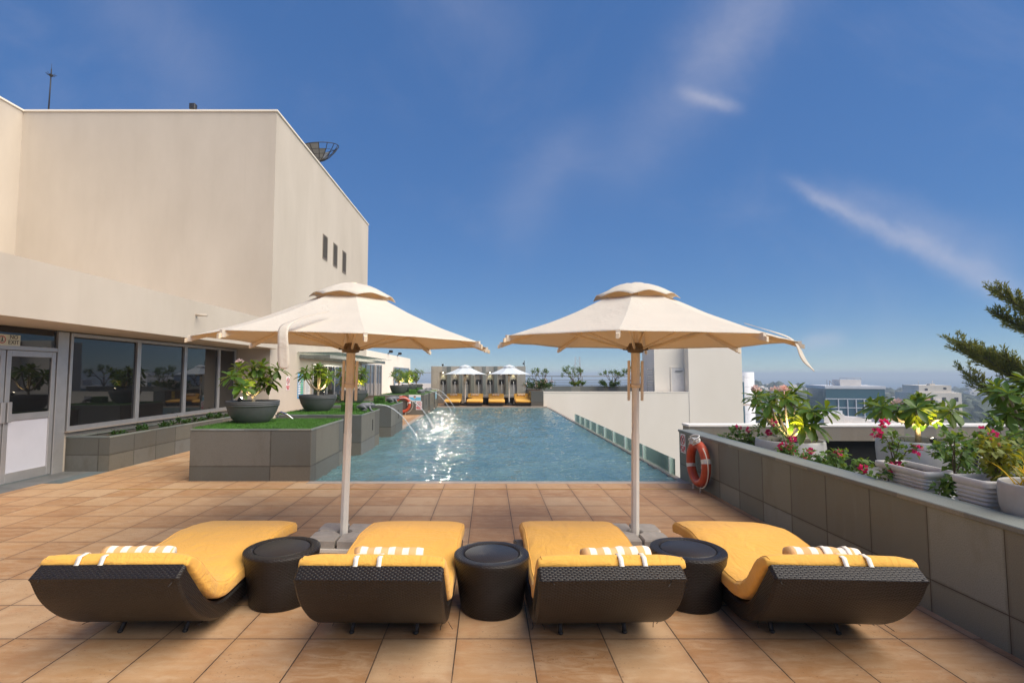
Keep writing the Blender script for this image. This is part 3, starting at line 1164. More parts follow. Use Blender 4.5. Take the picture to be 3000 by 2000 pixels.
def no_diving_sign(label, loc, rz, w=0.21, h=0.30):
    """local: faces -Y, bottom centre at origin"""
    s = thing('no_diving_sign', label, 'sign', loc, rz)
    m = MB()
    m.bbox(-w / 2, 0, 0, w / 2, 0.006, h, 0.001)
    m.build('board', MT['sign_white'], s)
    m = MB()
    m.box(-w * 0.44, -0.002, h * 0.18, w * 0.44, -0.0005, h * 0.36)
    m.box(-w * 0.44, -0.002, h * 0.045, w * 0.44, -0.0005, h * 0.065)
    m.build('red_band', MT['sign_red'], s)
    m = MB()
    r = w * 0.36
    cz = h * 0.68
    m.tube(ring_pts(r, 28, 0, cz, -0.003), w * 0.035, 5, closed=True)
    m.tube([(-r * 0.7, -0.003, cz + r * 0.7), (r * 0.7, -0.003, cz - r * 0.7)], w * 0.03, 5)
    m.build('prohibition_ring', MT['sign_red'], s)
    m = MB()
    m.tube([(r * 0.35, -0.002, cz + r * 0.55), (0, -0.002, cz), (-r * 0.3, -0.002, cz - r * 0.25)], w * 0.03, 5)
    m.tube([(0, -0.002, cz), (r * 0.25, -0.002, cz - r * 0.45)], w * 0.022, 5)
    m.ell((-r * 0.1, -0.002, cz - r * 0.42), (w * 0.04, 0.002, w * 0.04))
    m.build('diver_symbol', MT['black'], s)
    text('NO', h * 0.17, (0, -0.003, h * 0.27), (R(90), 0, 0), MT['sign_white'], s)
    text('DIVING', h * 0.13, (0, -0.003, h * 0.12), (R(90), 0, 0), MT['sign_red'], s, sx=0.9)
    return s


no_diving_sign('white and red NO DIVING sign on the grey parapet wall beside the lifebuoy', (2.992, yd(7.44), 0.40), R(-90), 0.19, 0.29)
no_diving_sign('small NO DIVING sign on the cream hotel wall beside the blue pool chart', (TOWX + 0.008, yd(14.75), 1.12), R(90), 0.26, 0.42)
no_diving_sign('NO DIVING sign under the blue swimmer board on a granite planter', (-2.78, yd(19.3) - 0.008, 0.20), 0, 0.24, 0.34)

s = thing('no_exit_sign', 'ivory NO EXIT sign over the glass door', 'sign', (WALLX + 0.026, yd(7.05) - 0.10, 2.045), R(90))
m = MB()
m.bbox(-0.19, 0, -0.02, 0.19, 0.008, 0.14, 0.002)
m.build('board', MT['sign_ivory'], s)
text('NO', 0.085, (0.08, -0.002, 0.102), (R(90), 0, 0), MT['black'], s)
text('EXIT', 0.085, (0.08, -0.002, 0.026), (R(90), 0, 0), MT['black'], s)
m = MB()
m.tube(ring_pts(0.05, 20, -0.10, 0.06, -0.002), 0.005, 4, closed=True)
m.build('symbol_ring', MT['sign_red'], s)
m = MB()
m.tube([(-0.10, -0.002, 0.08), (-0.10, -0.002, 0.055), (-0.115, -0.002, 0.035)], 0.006, 4)
m.tube([(-0.10, -0.002, 0.055), (-0.085, -0.002, 0.035)], 0.006, 4)
m.ell((-0.10, -0.002, 0.09), (0.009, 0.002, 0.009))
m.build('figure_symbol', MT['black'], s)

s = thing('pool_depth_chart', 'tall blue chart with green and white rows on the cream wall', 'sign', (TOWX + 0.008, yd(15.75), 0.83), R(90))
m = MB()
m.bbox(-0.25, 0, 0, 0.25, 0.01, 0.85, 0.002)
m.build('board', MT['sign_blue'], s)
m = MB()
for k in range(7):
    z = 0.14 + k * 0.078
    m.box(-0.21, -0.003, z, -0.01, -0.0005, z + 0.055)
m.box(-0.21, -0.003, 0.06, 0.21, -0.0005, 0.115)
m.build('white_rows', MT['sign_white'], s)
m = MB()
for k in range(7):
    z = 0.14 + k * 0.078
    m.box(0.0, -0.003, z, 0.21, -0.0005, z + 0.055)
m.build('green_rows', MT['sign_green'], s)
m = MB()
m.box(-0.16, -0.003, 0.78, 0.16, -0.0005, 0.82)
m.box(-0.19, -0.003, 0.715, 0.10, -0.0005, 0.73)
m.box(-0.19, -0.003, 0.745, 0.15, -0.0005, 0.755)
m.build('printed_heading', MT['sign_sky'], s)
s = thing('notice_board', 'white printed notice board right of the blue chart', 'sign', (TOWX + 0.008, yd(16.35), 0.93), R(90))
m = MB()
m.bbox(-0.25, 0, 0, 0.25, 0.008, 0.72, 0.002)
m.build('board', MT['sign_white'], s)
m = MB()
for k in range(14):
    wv = 0.13 + 0.06 * ((k * 37) % 10) / 10
    m.box(-0.2, -0.002, 0.06 + k * 0.038, -0.2 + wv * 2, -0.0004, 0.072 + k * 0.038)
m.box(-0.14, -0.002, 0.62, 0.14, -0.0004, 0.65)
m.build('printed_lines', MT['sign_grey'], s)

s = thing('swimmer_sign', 'blue and white board with a swimmer face on a granite planter', 'sign', (-2.95, yd(19.3) - 0.008, 0.545), 0)
m = MB()
m.bbox(-0.24, 0, 0, 0.24, 0.008, 0.25, 0.002)
m.build('board', MT['sign_white'], s)
m = MB()
m.box(-0.235, -0.003, 0.03, 0.235, -0.0005, 0.16)
m.build('water_band', MT['sign_sky'], s)
m = MB()
m.ell((0, -0.004, 0.15), (0.045, 0.004, 0.05))
m.build('face', MT['skin'], s)
m = MB()
m.ell((0, -0.007, 0.185), (0.05, 0.004, 0.022))
m.build('hair', MT['black'], s)
m = MB()
m.tube([(0.03, -0.005, 0.07), (0.055, -0.005, 0.09)], 0.008, 5)
m.build('arm_mark', MT['black'], s)
s = thing('depth_sign', 'small blue and white sign on the side of the sixth granite planter', 'sign', (-2.582, yd(23.75), 0.42), R(90))
m = MB()
m.bbox(-0.2, 0, 0, 0.2, 0.008, 0.33, 0.002)
m.build('board', MT['sign_sky'], s)
m = MB()
m.box(-0.17, -0.003, 0.24, 0.17, -0.0005, 0.31)
m.box(-0.05, -0.003, 0.05, 0.05, -0.0005, 0.18)
m.build('white_print', MT['sign_white'], s)


# ------------------------------------------------------------------ foliage helpers
def leaf(m, base, d, up, L, W, droop=0.3, mi=0, fold=0.25):
    """obovate leaf: 2 x 4 faces, folded along the midrib, drooping"""
    d = Vector(d).normalized()
    side = d.cross(Vector(up))
    if side.length < 1e-4:
        side = d.orthogonal()
    side.normalize()
    nrm = side.cross(d).normalized()
    prof = ((0.0, 0.10), (0.3, 0.55), (0.65, 1.0), (0.88, 0.72), (1.0, 0.05))
    vs = []
    for t, w in prof:
        c = Vector(base) + d * (L * t) - Vector((0, 0, 1)) * (droop * L * t * t) 
        e = W * 0.5 * w
        vs += [c - side * e + nrm * e * fold, c, c + side * e + nrm * e * fold]
    fs = []
    for i in range(len(prof) - 1):
        a = i * 3
        fs += [(a, a + 1, a + 4, a + 3), (a + 1, a + 2, a + 5, a + 4)]
    m.add(vs, fs, mi, True)


def sleaf(m, base, d, up, L, W, mi=0):
    """small leaf of two triangles-ish quads"""
    d = Vector(d).normalized()
    side = d.cross(Vector(up))
    if side.length < 1e-4:
        side = d.orthogonal()
    side.normalize()
    nrm = side.cross(d)
    b0 = Vector(base)
    mid = b0 + d * L * 0.45
    vs = [b0, mid - side * W * 0.5 + nrm * W * 0.15, b0 + d * L - nrm * L * 0.12, mid + side * W * 0.5 + nrm * W * 0.15, mid]
    m.add(vs, [(0, 4, 1), (1, 4, 2), (2, 4, 3), (3, 4, 0)], mi, True)


def rvec(rng):
    while True:
        v = Vector((rng.uniform(-1, 1), rng.uniform(-1, 1), rng.uniform(-1, 1)))
        if 0.05 < v.length < 1:
            return v.normalized()


def flower_head(m, c, rng, r=0.07, n=24, mi=0):
    for k in range(n):
        d = rvec(rng)
        d.z = abs(d.z) * 0.9 + 0.1
        sleaf(m, Vector(c) + d * r * 0.4, d + rvec(rng) * 0.4, rvec(rng), r * 0.8, r * 0.45, mi)


def plumeria(name, label, loc, rz, seed, H=0.62, spread=0.5, nros=9, leafL=0.22, flowers=0, trunk=0.12, group=None, lean=(0, 0)):
    rng = random.Random(seed)
    t = thing(name, label, 'tree', loc, rz, group)
    bm_ = MB()
    lm = MB()
    fm = MB()
    tips = []
    base = Vector((0, 0, 0))
    fork = Vector((lean[0] * 0.3, lean[1] * 0.3, trunk))
    bm_.tube([base, fork * 0.5 + Vector((0.01, 0, 0)), fork], [0.034, 0.029, 0.026], 8)
    for k in range(nros):
        a = 2 * PI * (k + rng.uniform(-0.25, 0.25)) / max(1, nros - 1)
        rr = spread * (rng.uniform(0.6, 1.0) if k < nros - 2 else rng.uniform(0.05, 0.35))
        hh = H * (rng.uniform(0.62, 0.88) if k < nros - 2 else rng.uniform(0.85, 1.0))
        tip = Vector((rr * math.cos(a) + lean[0], rr * math.sin(a) + lean[1], hh))
        p1 = fork + (tip - fork) * 0.35 + Vector((math.cos(a) * rr * 0.15, math.sin(a) * rr * 0.15, -0.02))
        p2 = fork + (tip - fork) * 0.7 + Vector((math.cos(a) * rr * 0.08, math.sin(a) * rr * 0.08, -0.01))
        bm_.tube([fork, p1, p2, tip], [0.021, 0.017, 0.014, 0.013], 6)
        tips.append((tip, (tip - p2).normalized()))
        if rng.random() < 0.55:
            q = p1 + Vector((rng.uniform(-1, 1), rng.uniform(-1, 1), rng.uniform(0.2, 0.9))) * spread * 0.35
            bm_.tube([p1, (p1 + q) / 2 + Vector((0, 0, -0.02)), q], [0.015, 0.012, 0.011], 6)
            tips.append((q, (q - p1).normalized()))
    for (tip, ax) in tips:
        ax = (ax + Vector((0, 0, 0.9))).normalized()
        u = ax.orthogonal().normalized()
        w = ax.cross(u)
        n = rng.randint(12, 16)
        for j in range(n):
            a = j * 2.39996 + rng.uniform(-0.2, 0.2)
            f = j / n
            el = R(-6 + 58 * f * f + 8 * f + rng.uniform(-10, 10))
            d = (u * math.cos(a) + w * math.sin(a)) * math.cos(el) + ax * math.sin(el)
            L = leafL * (1.0 - 0.35 * f) * rng.uniform(0.8, 1.12)
            leaf(lm, tip + ax * (0.02 + 0.02 * f), d, ax, L, L * 0.40, rng.uniform(0.1, 0.5) * (1 - f * 0.7), 0, 0.3)
        for j in range(3):                              # a few hanging old leaves
            a = rng.uniform(0, 6.28)
            d = (u * math.cos(a) + w * math.sin(a)) * 0.7 - Vector((0, 0, 0.8))
            leaf(lm, tip, d, ax, leafL * 0.8, leafL * 0.28, 0.1, 0, 0.3)
    bm_.build('trunk', MT['bark'], t)
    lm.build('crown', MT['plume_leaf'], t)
    for k in range(flowers):
        tip, ax = tips[(k * 3 + 1) % len(tips)]
        fm = MB()
        flower_head(fm, tip + Vector((0, 0, 0.11)), rng, 0.075, 34)
        fm.tube([tip, tip + Vector((0, 0, 0.11))], 0.006, 5)
        fm.build('flower_cluster', MT['petal'], t)
    return t


def uplight(label, loc, aim, power=14, size=1.0, glow=True):
    """small spot lamp that stands in a planter and points at the crown"""
    t = thing('spotlight', label, 'spotlight', loc, 0, 'small uplights in the plant pots')
    d = (Vector(aim) - Vector(loc) - Vector((0, 0, 0.07))).normalized()
    m = MB()
    m.tube([(0, 0, 0), (0, 0, 0.05 * size)], 0.008 * size, 6)
    c = Vector((0, 0, 0.07 * size))
    m.tube([c - d * 0.04 * size, c - d * 0.01 * size, c + d * 0.03 * size], [0.022 * size, 0.032 * size, 0.036 * size], 12, cap=False)
    m.tube([c - d * 0.045 * size, c - d * 0.04 * size], [0.004, 0.022 * size], 12)
    m.build('housing', MT['lamp_black'], t)
    m = MB()
    m.ell(tuple(c + d * 0.022 * size), (0.026 * size,) * 3, 10, 6)
    m.build('bulb', MT['lamp_glow'], t)
    ld = bpy.data.lights.new('uplight_beam', 'SPOT')
    ld.energy = power
    ld.color = (1.0, 0.74, 0.36)
    ld.spot_size = R(125)
    ld.spot_blend = 0.6
    ld.shadow_soft_size = 0.03
    lo = bpy.data.objects.new('beam', ld)
    C.objects.link(lo)
    lo.parent = t
    lo.location = c + d * 0.06 * size
    lo.rotation_euler = (-d).to_track_quat('Z', 'Y').to_euler()
    return t


# ------------------------------------------------------------------ granite planters with turf
def turf_mesh(x0, y0, x1, y1, z, n, seed, h=0.03):
    rng = random.Random(seed)
    m = MB()
    nx, ny = 24, 24
    vs, fs = [], []
    for j in range(ny + 1):
        for i in range(nx + 1):
            x = x0 + (x1 - x0) * i / nx
            y = y0 + (y1 - y0) * j / ny
            edge = i in (0, nx) or j in (0, ny)
            vs.append((x, y, z + (0 if edge else 0.006 + 0.008 * mnoise.noise(Vector((x * 3, y * 3, seed))))))
    for j in range(ny):
        for i in range(nx):
            a = j * (nx + 1) + i
            fs.append((a, a + 1, a + nx + 2, a + nx + 1))
    m.add(vs, fs, 0, True)
    for k in range(n):
        x, y = rng.uniform(x0, x1), rng.uniform(y0, y1)
        a = rng.uniform(0, 6.28)
        hh = h * rng.uniform(0.6, 1.2)
        lx, ly = rng.uniform(-0.5, 0.5) * hh, rng.uniform(-0.5, 0.5) * hh
        w = 0.003 if n > 6000 else 0.006
        dx, dy = math.cos(a) * w, math.sin(a) * w
        m.add([(x - dx, y - dy, z), (x + dx, y + dy, z), (x + lx, y + ly, z + hh)], [(0, 1, 2)], 0)
    return m


def planter(label, x0, y0, x1, y1, z1, blades, seed, slot=True):
    p = thing('turf_planter', label, 'planter', ((x0 + x1) / 2, (y0 + y1) / 2, 0), 0, 'granite turf planters beside the pool')
    X0, Y0, X1, Y1 = x0 - (x0 + x1) / 2, y0 - (y0 + y1) / 2, x1 - (x0 + x1) / 2, y1 - (y0 + y1) / 2
    m = MB()
    m.bbox(X0, Y0, -0.4, X1, Y1, z1 - 0.03, 0.006)
    m.build('stone_box', MT['granite_box'], p)
    m = MB()
    m.bbox(X0 - 0.006, Y0 - 0.006, z1 - 0.029, X1 + 0.006, Y1 + 0.006, z1, 0.004)
    m.build('stone_rim', MT['granite_plain'], p)
    turf_mesh(X0 + 0.012, Y0 + 0.012, X1 - 0.012, Y1 - 0.012, z1 + 0.004, blades, seed).build('turf', MT['turf'], p)
    if slot:
        m = MB()
        m.box(X1 - 0.01, Y1 - 0.75, 0.36, X1 + 0.004, Y1 - 0.69, 0.60)
        m.build('overflow_slot', MT['dark'], p)
    return p


BOXES = [(-4.52, 7.30, -2.69, 8.92, 0.78), (-4.36, 9.86, -2.60, 11.5, 0.785), (-4.36, 12.8, -2.58, 14.5, 0.79),
         (-4.36, 19.3, -2.59, 20.7, 0.80), (-4.36, 21.35, -2.59, 22.8, 0.80), (-4.36, 23.4, -2.59, 24.9, 0.80)]
ordn = ['nearest granite planter with bright turf top and one bowl, at the pool corner', 'second granite turf planter from the camera, with the first stone frog',
        'third granite turf planter, behind the second stone frog', 'granite turf planter with the swimmer sign and lifebuoy on its front',
        'second to last granite turf planter towards the fountain wall', 'farthest granite turf planter next to the fountain wall']
for i, (x0, d0, x1, d1, z1) in enumerate(BOXES):
    planter(ordn[i], x0, yd(d0), x1, yd(d1), z1, [14000, 5000, 3000, 800, 600, 600][i], i + 3, i > 0)

# bowls and plumerias
BOWLS = [(-4.02, 8.2, 0.43, 0.37, 0.78), (-3.81, 10.75, 0.41, 0.36, 0.785), (-3.83, 13.65, 0.39, 0.36, 0.79),
         (-3.72, 20.0, 0.38, 0.35, 0.80), (-3.66, 22.1, 0.36, 0.33, 0.80), (-3.62, 24.15, 0.34, 0.32, 0.80)]
bl = ['large charcoal bowl on the nearest turf planter', 'charcoal bowl on the second turf planter', 'charcoal bowl partly behind the left umbrella pole',
      'charcoal bowl above the swimmer sign', 'charcoal bowl in the middle of the far row of three', 'farthest charcoal bowl, by the fountain wall']
tl = ['plumeria with yellow-lit leaves in the large nearest bowl', 'plumeria in the bowl on the second turf planter', 'plumeria right behind the left umbrella pole',
      'lit plumeria above the swimmer sign', 'bright lit plumeria in the middle of the far row of three', 'unlit plumeria in the farthest bowl']
ul = ['glowing white uplight in the nearest charcoal bowl', 'uplight in the bowl on the second planter', 'uplight in the bowl behind the left umbrella pole',
      'uplight in the bowl above the swimmer sign', 'uplight in the middle bowl of the far row']
for i, (x, d, r, h, z) in enumerate(BOWLS):
    y = yd(d)
    z += 0.008
    bt = thing('plant_bowl', bl[i], 'plant pot', (x, y, z), 0, 'charcoal bowls on the turf planters')
    m = MB()
    prof = [(0.0, 0.0), (r * 0.55, 0.0), (r * 0.62, 0.02), (r * 0.76, h * 0.22), (r * 0.88, h * 0.48), (r * 0.945, h * 0.72), (r * 0.955, h * 0.76),
            (r * 0.985, h * 0.78), (r * 0.99, h * 0.82), (r * 0.965, h * 0.845), (r * 0.985, h * 0.86), (r * 1.0, h * 0.885), (r * 0.99, h * 0.915),
            (r * 0.975, h * 0.925), (r * 0.995, h * 0.94), (r * 1.0, h * 0.97), (r * 0.985, h), (r * 0.94, h), (r * 0.925, h * 0.97), (r * 0.91, h * 0.86)]
    m.lathe(prof, 48)
    m.build('bowl', MT['bowl'], bt)
    m = MB()
    m.disc(r * 0.915, h * 0.88, 32)
    m.build('soil', MT['soil'], bt)
    if i < 5:
        lx, ly = (-0.15, -0.16) if i == 0 else (0.19, -0.17)
        uplight(ul[i], (x + lx, y + ly, z + h * 0.88), (x + 0.12, y + 0.05, z + h + 0.42), [15, 14, 14, 28, 40][i])
    plumeria('plumeria_tree', tl[i], (x, y, z + h * 0.86), [0.3, 1.9, 3.0, 4.2, 0.9, 2.2][i], 11 + i * 7, H=[0.66, 0.66, 0.66, 0.70, 0.68, 0.74][i],
             spread=[0.46, 0.44, 0.42, 0.45, 0.42, 0.40][i], nros=6, leafL=0.25 if i < 3 else 0.22, flowers=2 if i == 0 else 0, trunk=0.13, group='plumerias in charcoal bowls')


# frogs on turf blocks, spouting
def frog(label, loc, rz):
    t = thing('frog_statue', label, 'statue', loc, rz, 'stone frogs spouting water')
    m = MB()
    m.tube([(-0.17, 0, 0.07), (-0.13, 0, 0.095), (-0.05, 0, 0.115), (0.04, 0, 0.125), (0.11, 0, 0.135), (0.165, 0, 0.13), (0.20, 0, 0.125)],
           [0.03, 0.075, 0.095, 0.085, 0.07, 0.052, 0.02], 12, flat=0.75)
    m.ell((0.12, 0.045, 0.178), (0.022, 0.02, 0.02))
    m.ell((0.12, -0.045, 0.178), (0.022, 0.02, 0.02))
    for s in (-1, 1):
        m.tube([(-0.13, s * 0.06, 0.08), (-0.06, s * 0.12, 0.10), (0.0, s * 0.12, 0.06), (-0.08, s * 0.12, 0.025), (0.01, s * 0.14, 0.012)], [0.045, 0.045, 0.035, 0.022, 0.012], 8)
        m.tube([(0.07, s * 0.06, 0.10), (0.09, s * 0.10, 0.05), (0.11, s * 0.10, 0.012), (0.16, s * 0.12, 0.008)], [0.03, 0.022, 0.016, 0.010], 8)
    m.build('body', MT['frog'], t)
    m = MB()
    m.tube([(0.195, 0, 0.125), (0.205, 0, 0.128)], 0.012, 8)
    m.build('nozzle', MT['black'], t)
    return t


FR = [(-2.74, 10.75, 0.79, 0.35), (-2.74, 13.75, 0.795, 0.4), (-2.80, 20.1, 0.805, 0.55), (-2.80, 22.2, 0.805, 0.55)]
fl = ['nearest grey stone frog, on the second turf planter', 'second grey stone frog, in front of the lifebuoy', 'grey stone frog above the swimmer sign', 'farthest grey stone frog before the fountain wall']
for i, (x, d, z, rz) in enumerate(FR):
    y = yd(d)
    frog(fl[i], (x, y, z + 0.004), rz)
    tb = thing('turf_block', ['green turf block behind the nearest frog', 'green turf block behind the second frog', 'green turf block behind the frog above the swimmer sign', 'green turf block behind the farthest frog'][i],
               'planter block', (x - 0.36, y - 0.06, z + 0.004), rz * 0.3, 'turf blocks behind the frogs')
    m = MB()
    m.bbox(-0.15, -0.13, 0, 0.15, 0.13, 0.17, 0.02)
    rng = random.Random(i)
    for k in range(1600 if i < 2 else 400):
        f = rng.choice('xtf')
        px_, py_, pz_ = rng.uniform(-0.15, 0.15), rng.uniform(-0.13, 0.13), rng.uniform(0.01, 0.17)
        nn = Vector((0, 0, 1))
        if f == 'f':
            py_, nn = -0.13, Vector((0, -1, 0.3))
        elif f == 'x':
            px_, nn = rng.choice((-0.15, 0.15)), Vector((0, -0.2, 0.4))
        else:
            pz_ = 0.17
        e = rvec(rng) * 0.006
        p = Vector((px_, py_, pz_))
        m.add([p - e, p + e, p + nn * 0.02 + rvec(rng) * 0.012], [(0, 1, 2)])
    m.build('turf', MT['turf'], tb)
    # the water arc leaving the frog's mouth
    jt = bpy.data.objects.new('water_jet', None)
    c, sN = math.cos(rz), math.sin(rz)
    st = Vector((x + 0.20 * c, y + 0.20 * sN, z + 0.136))
    dirx = Vector((0.62, 0.9, 0)).normalized()
    reach = [1.45, 1.5, 1.7, 1.7][i]
    T = 20
    pts, rad = [], []
    rng = random.Random(40 + i)
    for k in range(T + 1):
        f = k / T
        h0 = st.z + 0.03
        zz = st.z + 0.10 * f - (h0 + 0.10) * f * f
        p = st + dirx * reach * f
        pts.append((p.x + rng.uniform(-1, 1) * 0.006 * f, p.y + rng.uniform(-1, 1) * 0.006 * f, zz))
        rad.append(0.0065 + 0.005 * f + rng.uniform(-0.002, 0.003) * f)
    m = MB()
    m.tube(pts, rad, 6)
    for k in range(60):                                  # droplets round the tail of the arc and splash
        f = rng.uniform(0.45, 1.0)
        i0 = min(T - 1, int(f * T))
        p = Vector(pts[i0]) + rvec(rng) * 0.035 * f
        m.ell(p, (rng.uniform(0.003, 0.007),) * 3, 5, 4)
    p = Vector(pts[-1])
    for k in range(40):
        a = rng.uniform(0, 6.28)
        q = p + Vector((math.cos(a), math.sin(a), 0)) * rng.uniform(0, 0.14)
        m.ell((q.x, q.y, rng.uniform(-0.02, 0.06)), (rng.uniform(0.002, 0.005),) * 3, 5, 4)
    jo = m.build('water_jet', MT['jet'])
    tag(jo, ['water arc from the nearest frog into the pool', 'water arc from the second frog, crossing the lifebuoy', 'water arc from the frog above the swimmer sign', 'water arc from the farthest frog'][i], 'water jet', 'water arcs from the frogs')

# stainless handrail between the first two planters
o = thing('handrail', 'bent stainless steel handrail behind the nearest turf planter', 'handrail', (-3.9, yd(9.35), 0))
m = MB()
m.tube([(-0.20, 0, 0.0), (-0.20, 0, 0.80), (-0.18, 0, 0.86), (-0.13, 0, 0.875), (0.0, 0, 0.82), (0.16, 0, 0.70), (0.22, 0, 0.5), (0.22, 0, -0.1)], 0.021, 10)
m.build('rail', MT['steel'], o)

# window planter (low granite trough under the windows) and its shrubs
p = thing('window_planter', 'long low granite trough with small shrubs under the dark windows', 'planter', (-6.67, yd(8.04), 0))
m = MB()
Lp = yd(13.3) - yd(8.04)
m.box(-0.36, 0, 0, 0.36, 0.06, 0.545)
m.box(-0.36, Lp - 0.06, 0, 0.36, Lp, 0.545)
m.box(-0.36, 0.06, 0, -0.30, Lp - 0.06, 0.545)
m.box(0.30, 0.06, 0, 0.36, Lp - 0.06, 0.545)
m.build('stone_box', MT['granite_trough'], p)
m = MB()
m.bbox(-0.365, -0.006, 0.547, 0.366, 0.075, 0.575, 0.004)
m.bbox(-0.365, 0.077, 0.547, -0.28, Lp, 0.575, 0.004)
m.bbox(0.285, 0.077, 0.547, 0.366, Lp, 0.575, 0.004)
m.build('stone_rim', MT['granite_plain'], p)
m = MB()
rect(m, -0.30, 0.06, 0.30, Lp - 0.06, 0.50)
m.build('soil', MT['soil'], p)


def shrub(label, loc, seed, sx, sy, sz, n, L, mat='hedge_leaf', group=None, name='shrub', flowers=0, fmat='bract', core=0.0):
    rng = random.Random(seed)
    t = thing(name, label, 'shrub', loc, 0, group)
    lm, bm_, fm = MB(), MB(), MB()
    nst = max(5, n // 45)
    stems = []
    for k in range(nst):
        a = rng.uniform(0, 6.28)
        rr = math.sqrt(rng.random())
        tip = Vector((math.cos(a) * sx * rr, math.sin(a) * sy * rr, sz * rng.uniform(0.55, 1.0) * (1 - 0.35 * rr * rr)))
        mid = Vector((tip.x * 0.35, tip.y * 0.35, tip.z * 0.55))
        stems.append((mid, tip))
        bm_.tube([(tip.x * 0.12, tip.y * 0.12, -0.03), mid, tip], [0.006, 0.004, 0.002], 4)
    for k in range(n):
        mid, tip = stems[rng.randrange(nst)]
        f = rng.random() ** 0.6
        p0 = mid.lerp(tip, f) * (1.0 if rng.random() > 0.3 else rng.uniform(0.6, 1)) + rvec(rng) * L * rng.uniform(0.2, 1.1)
        d = (rvec(rng) + (p0 - Vector((0, 0, sz * 0.3))).normalized() * 0.8)
        l_ = L * rng.uniform(0.65, 1.2)
        sleaf(lm, p0, d, Vector((0, 0, 1)) + rvec(rng) * 0.6, l_, l_ * 0.62)
    bm_.build('stems', MT['twig'], t)
    lm.build('foliage', MT[mat], t)
    for k in range(flowers):
        mid, tip = stems[rng.randrange(nst)]
        c = tip * rng.uniform(0.85, 1.06) + rvec(rng) * L * 0.6
        fm = MB()
        for j in range(rng.randint(7, 14)):
            d = rvec(rng)
            sleaf(fm, c + d * L * 0.35, d + rvec(rng) * 0.5, rvec(rng), L * 0.75, L * 0.62)
        fm.build('flower_cluster', MT[fmat], t)
    return t


for k in range(9):
    y = yd(8.55) + k * 0.58
    shrub(['low green shrub at the near end of the window trough', 'second low shrub in the window trough', 'third low shrub in the window trough', 'fourth low shrub in the window trough',
           'fifth low shrub in the window trough', 'sixth low shrub in the window trough', 'seventh low shrub in the window trough', 'eighth low shrub in the window trough', 'low shrub at the far end of the window trough'][k],
          (-6.55 + 0.05 * (k % 2), y, 0.50), 60 + k, 0.17, 0.28, [0.13, 0.16, 0.14, 0.2, 0.15, 0.2, 0.16, 0.22, 0.2][k], 260, 0.05, 'hedge_leaf', 'low shrubs in the window trough')
# far low planter by the low wing
p = thing('window_planter', 'far low granite trough by the hotel glass doors', 'planter', (-5.6, yd(20.5), 0))
m = MB()
m.bbox(-0.45, -3.5, 0, 0.45, 4.2, 0.55, 0.006)
m.build('stone_box', MT['granite_box'], p)
m = MB()
rect(m, -0.40, -3.45, 0.40, 4.15, 0.555)
m.build('soil', MT['soil'], p)
for k in range(4):
    shrub('clipped dark shrub in the far granite trough by the glass doors', (-5.6, yd(18.2) + k * 1.3, 0.55), 80 + k, 0.3, 0.55, 0.22, 200, 0.07, 'hedge_leaf', 'shrubs in the far granite trough')

# ------------------------------------------------------------------ right parapet
w = thing('parapet_wall', 'long grey granite parapet wall on the right side of the deck', 'wall', (0, 0, 0))
m = MB()
m.box(3.0, -5, -0.5, 3.21, yd(7.6), 0.70)
m.build('stone_wall', MT['granite'], w)
m = MB()
m.bbox(2.985, -5, 0.703, 3.235, yd(7.6) + 0.01, 0.74, 0.006)
m.build('coping', MT['granite_plain'], w)

# terrace behind the parapet, its outer wall
m = MB()
rect(m, 3.21, -5, 11.5, yd(8.0), 0.08)
struct(m.build('terrace_floor', MT['grey_floor']))
w = thing('outer_wall', 'weathered concrete outer wall with a white painted top behind the potted trees', 'wall', (0, 0, 0))
m = MB()
m.box(3.32, yd(8.0), 0.505, 14, yd(8.25), 0.735)
m.box(3.32, yd(8.0), -1.0, 3.55, yd(8.25), 0.503)
m.build('wall', MT['concrete'], w)
m = MB()
m.bbox(3.31, yd(8.0) - 0.012, 0.737, 14, yd(8.25) + 0.02, 0.772, 0.004)
m.build('cap', MT['cap_white'], w)
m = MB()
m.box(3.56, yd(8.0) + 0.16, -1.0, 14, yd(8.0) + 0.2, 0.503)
m.build('dark_void_sheet', MT['dark'], w)  # flat black sheet stands in for the dark open gap under the wall

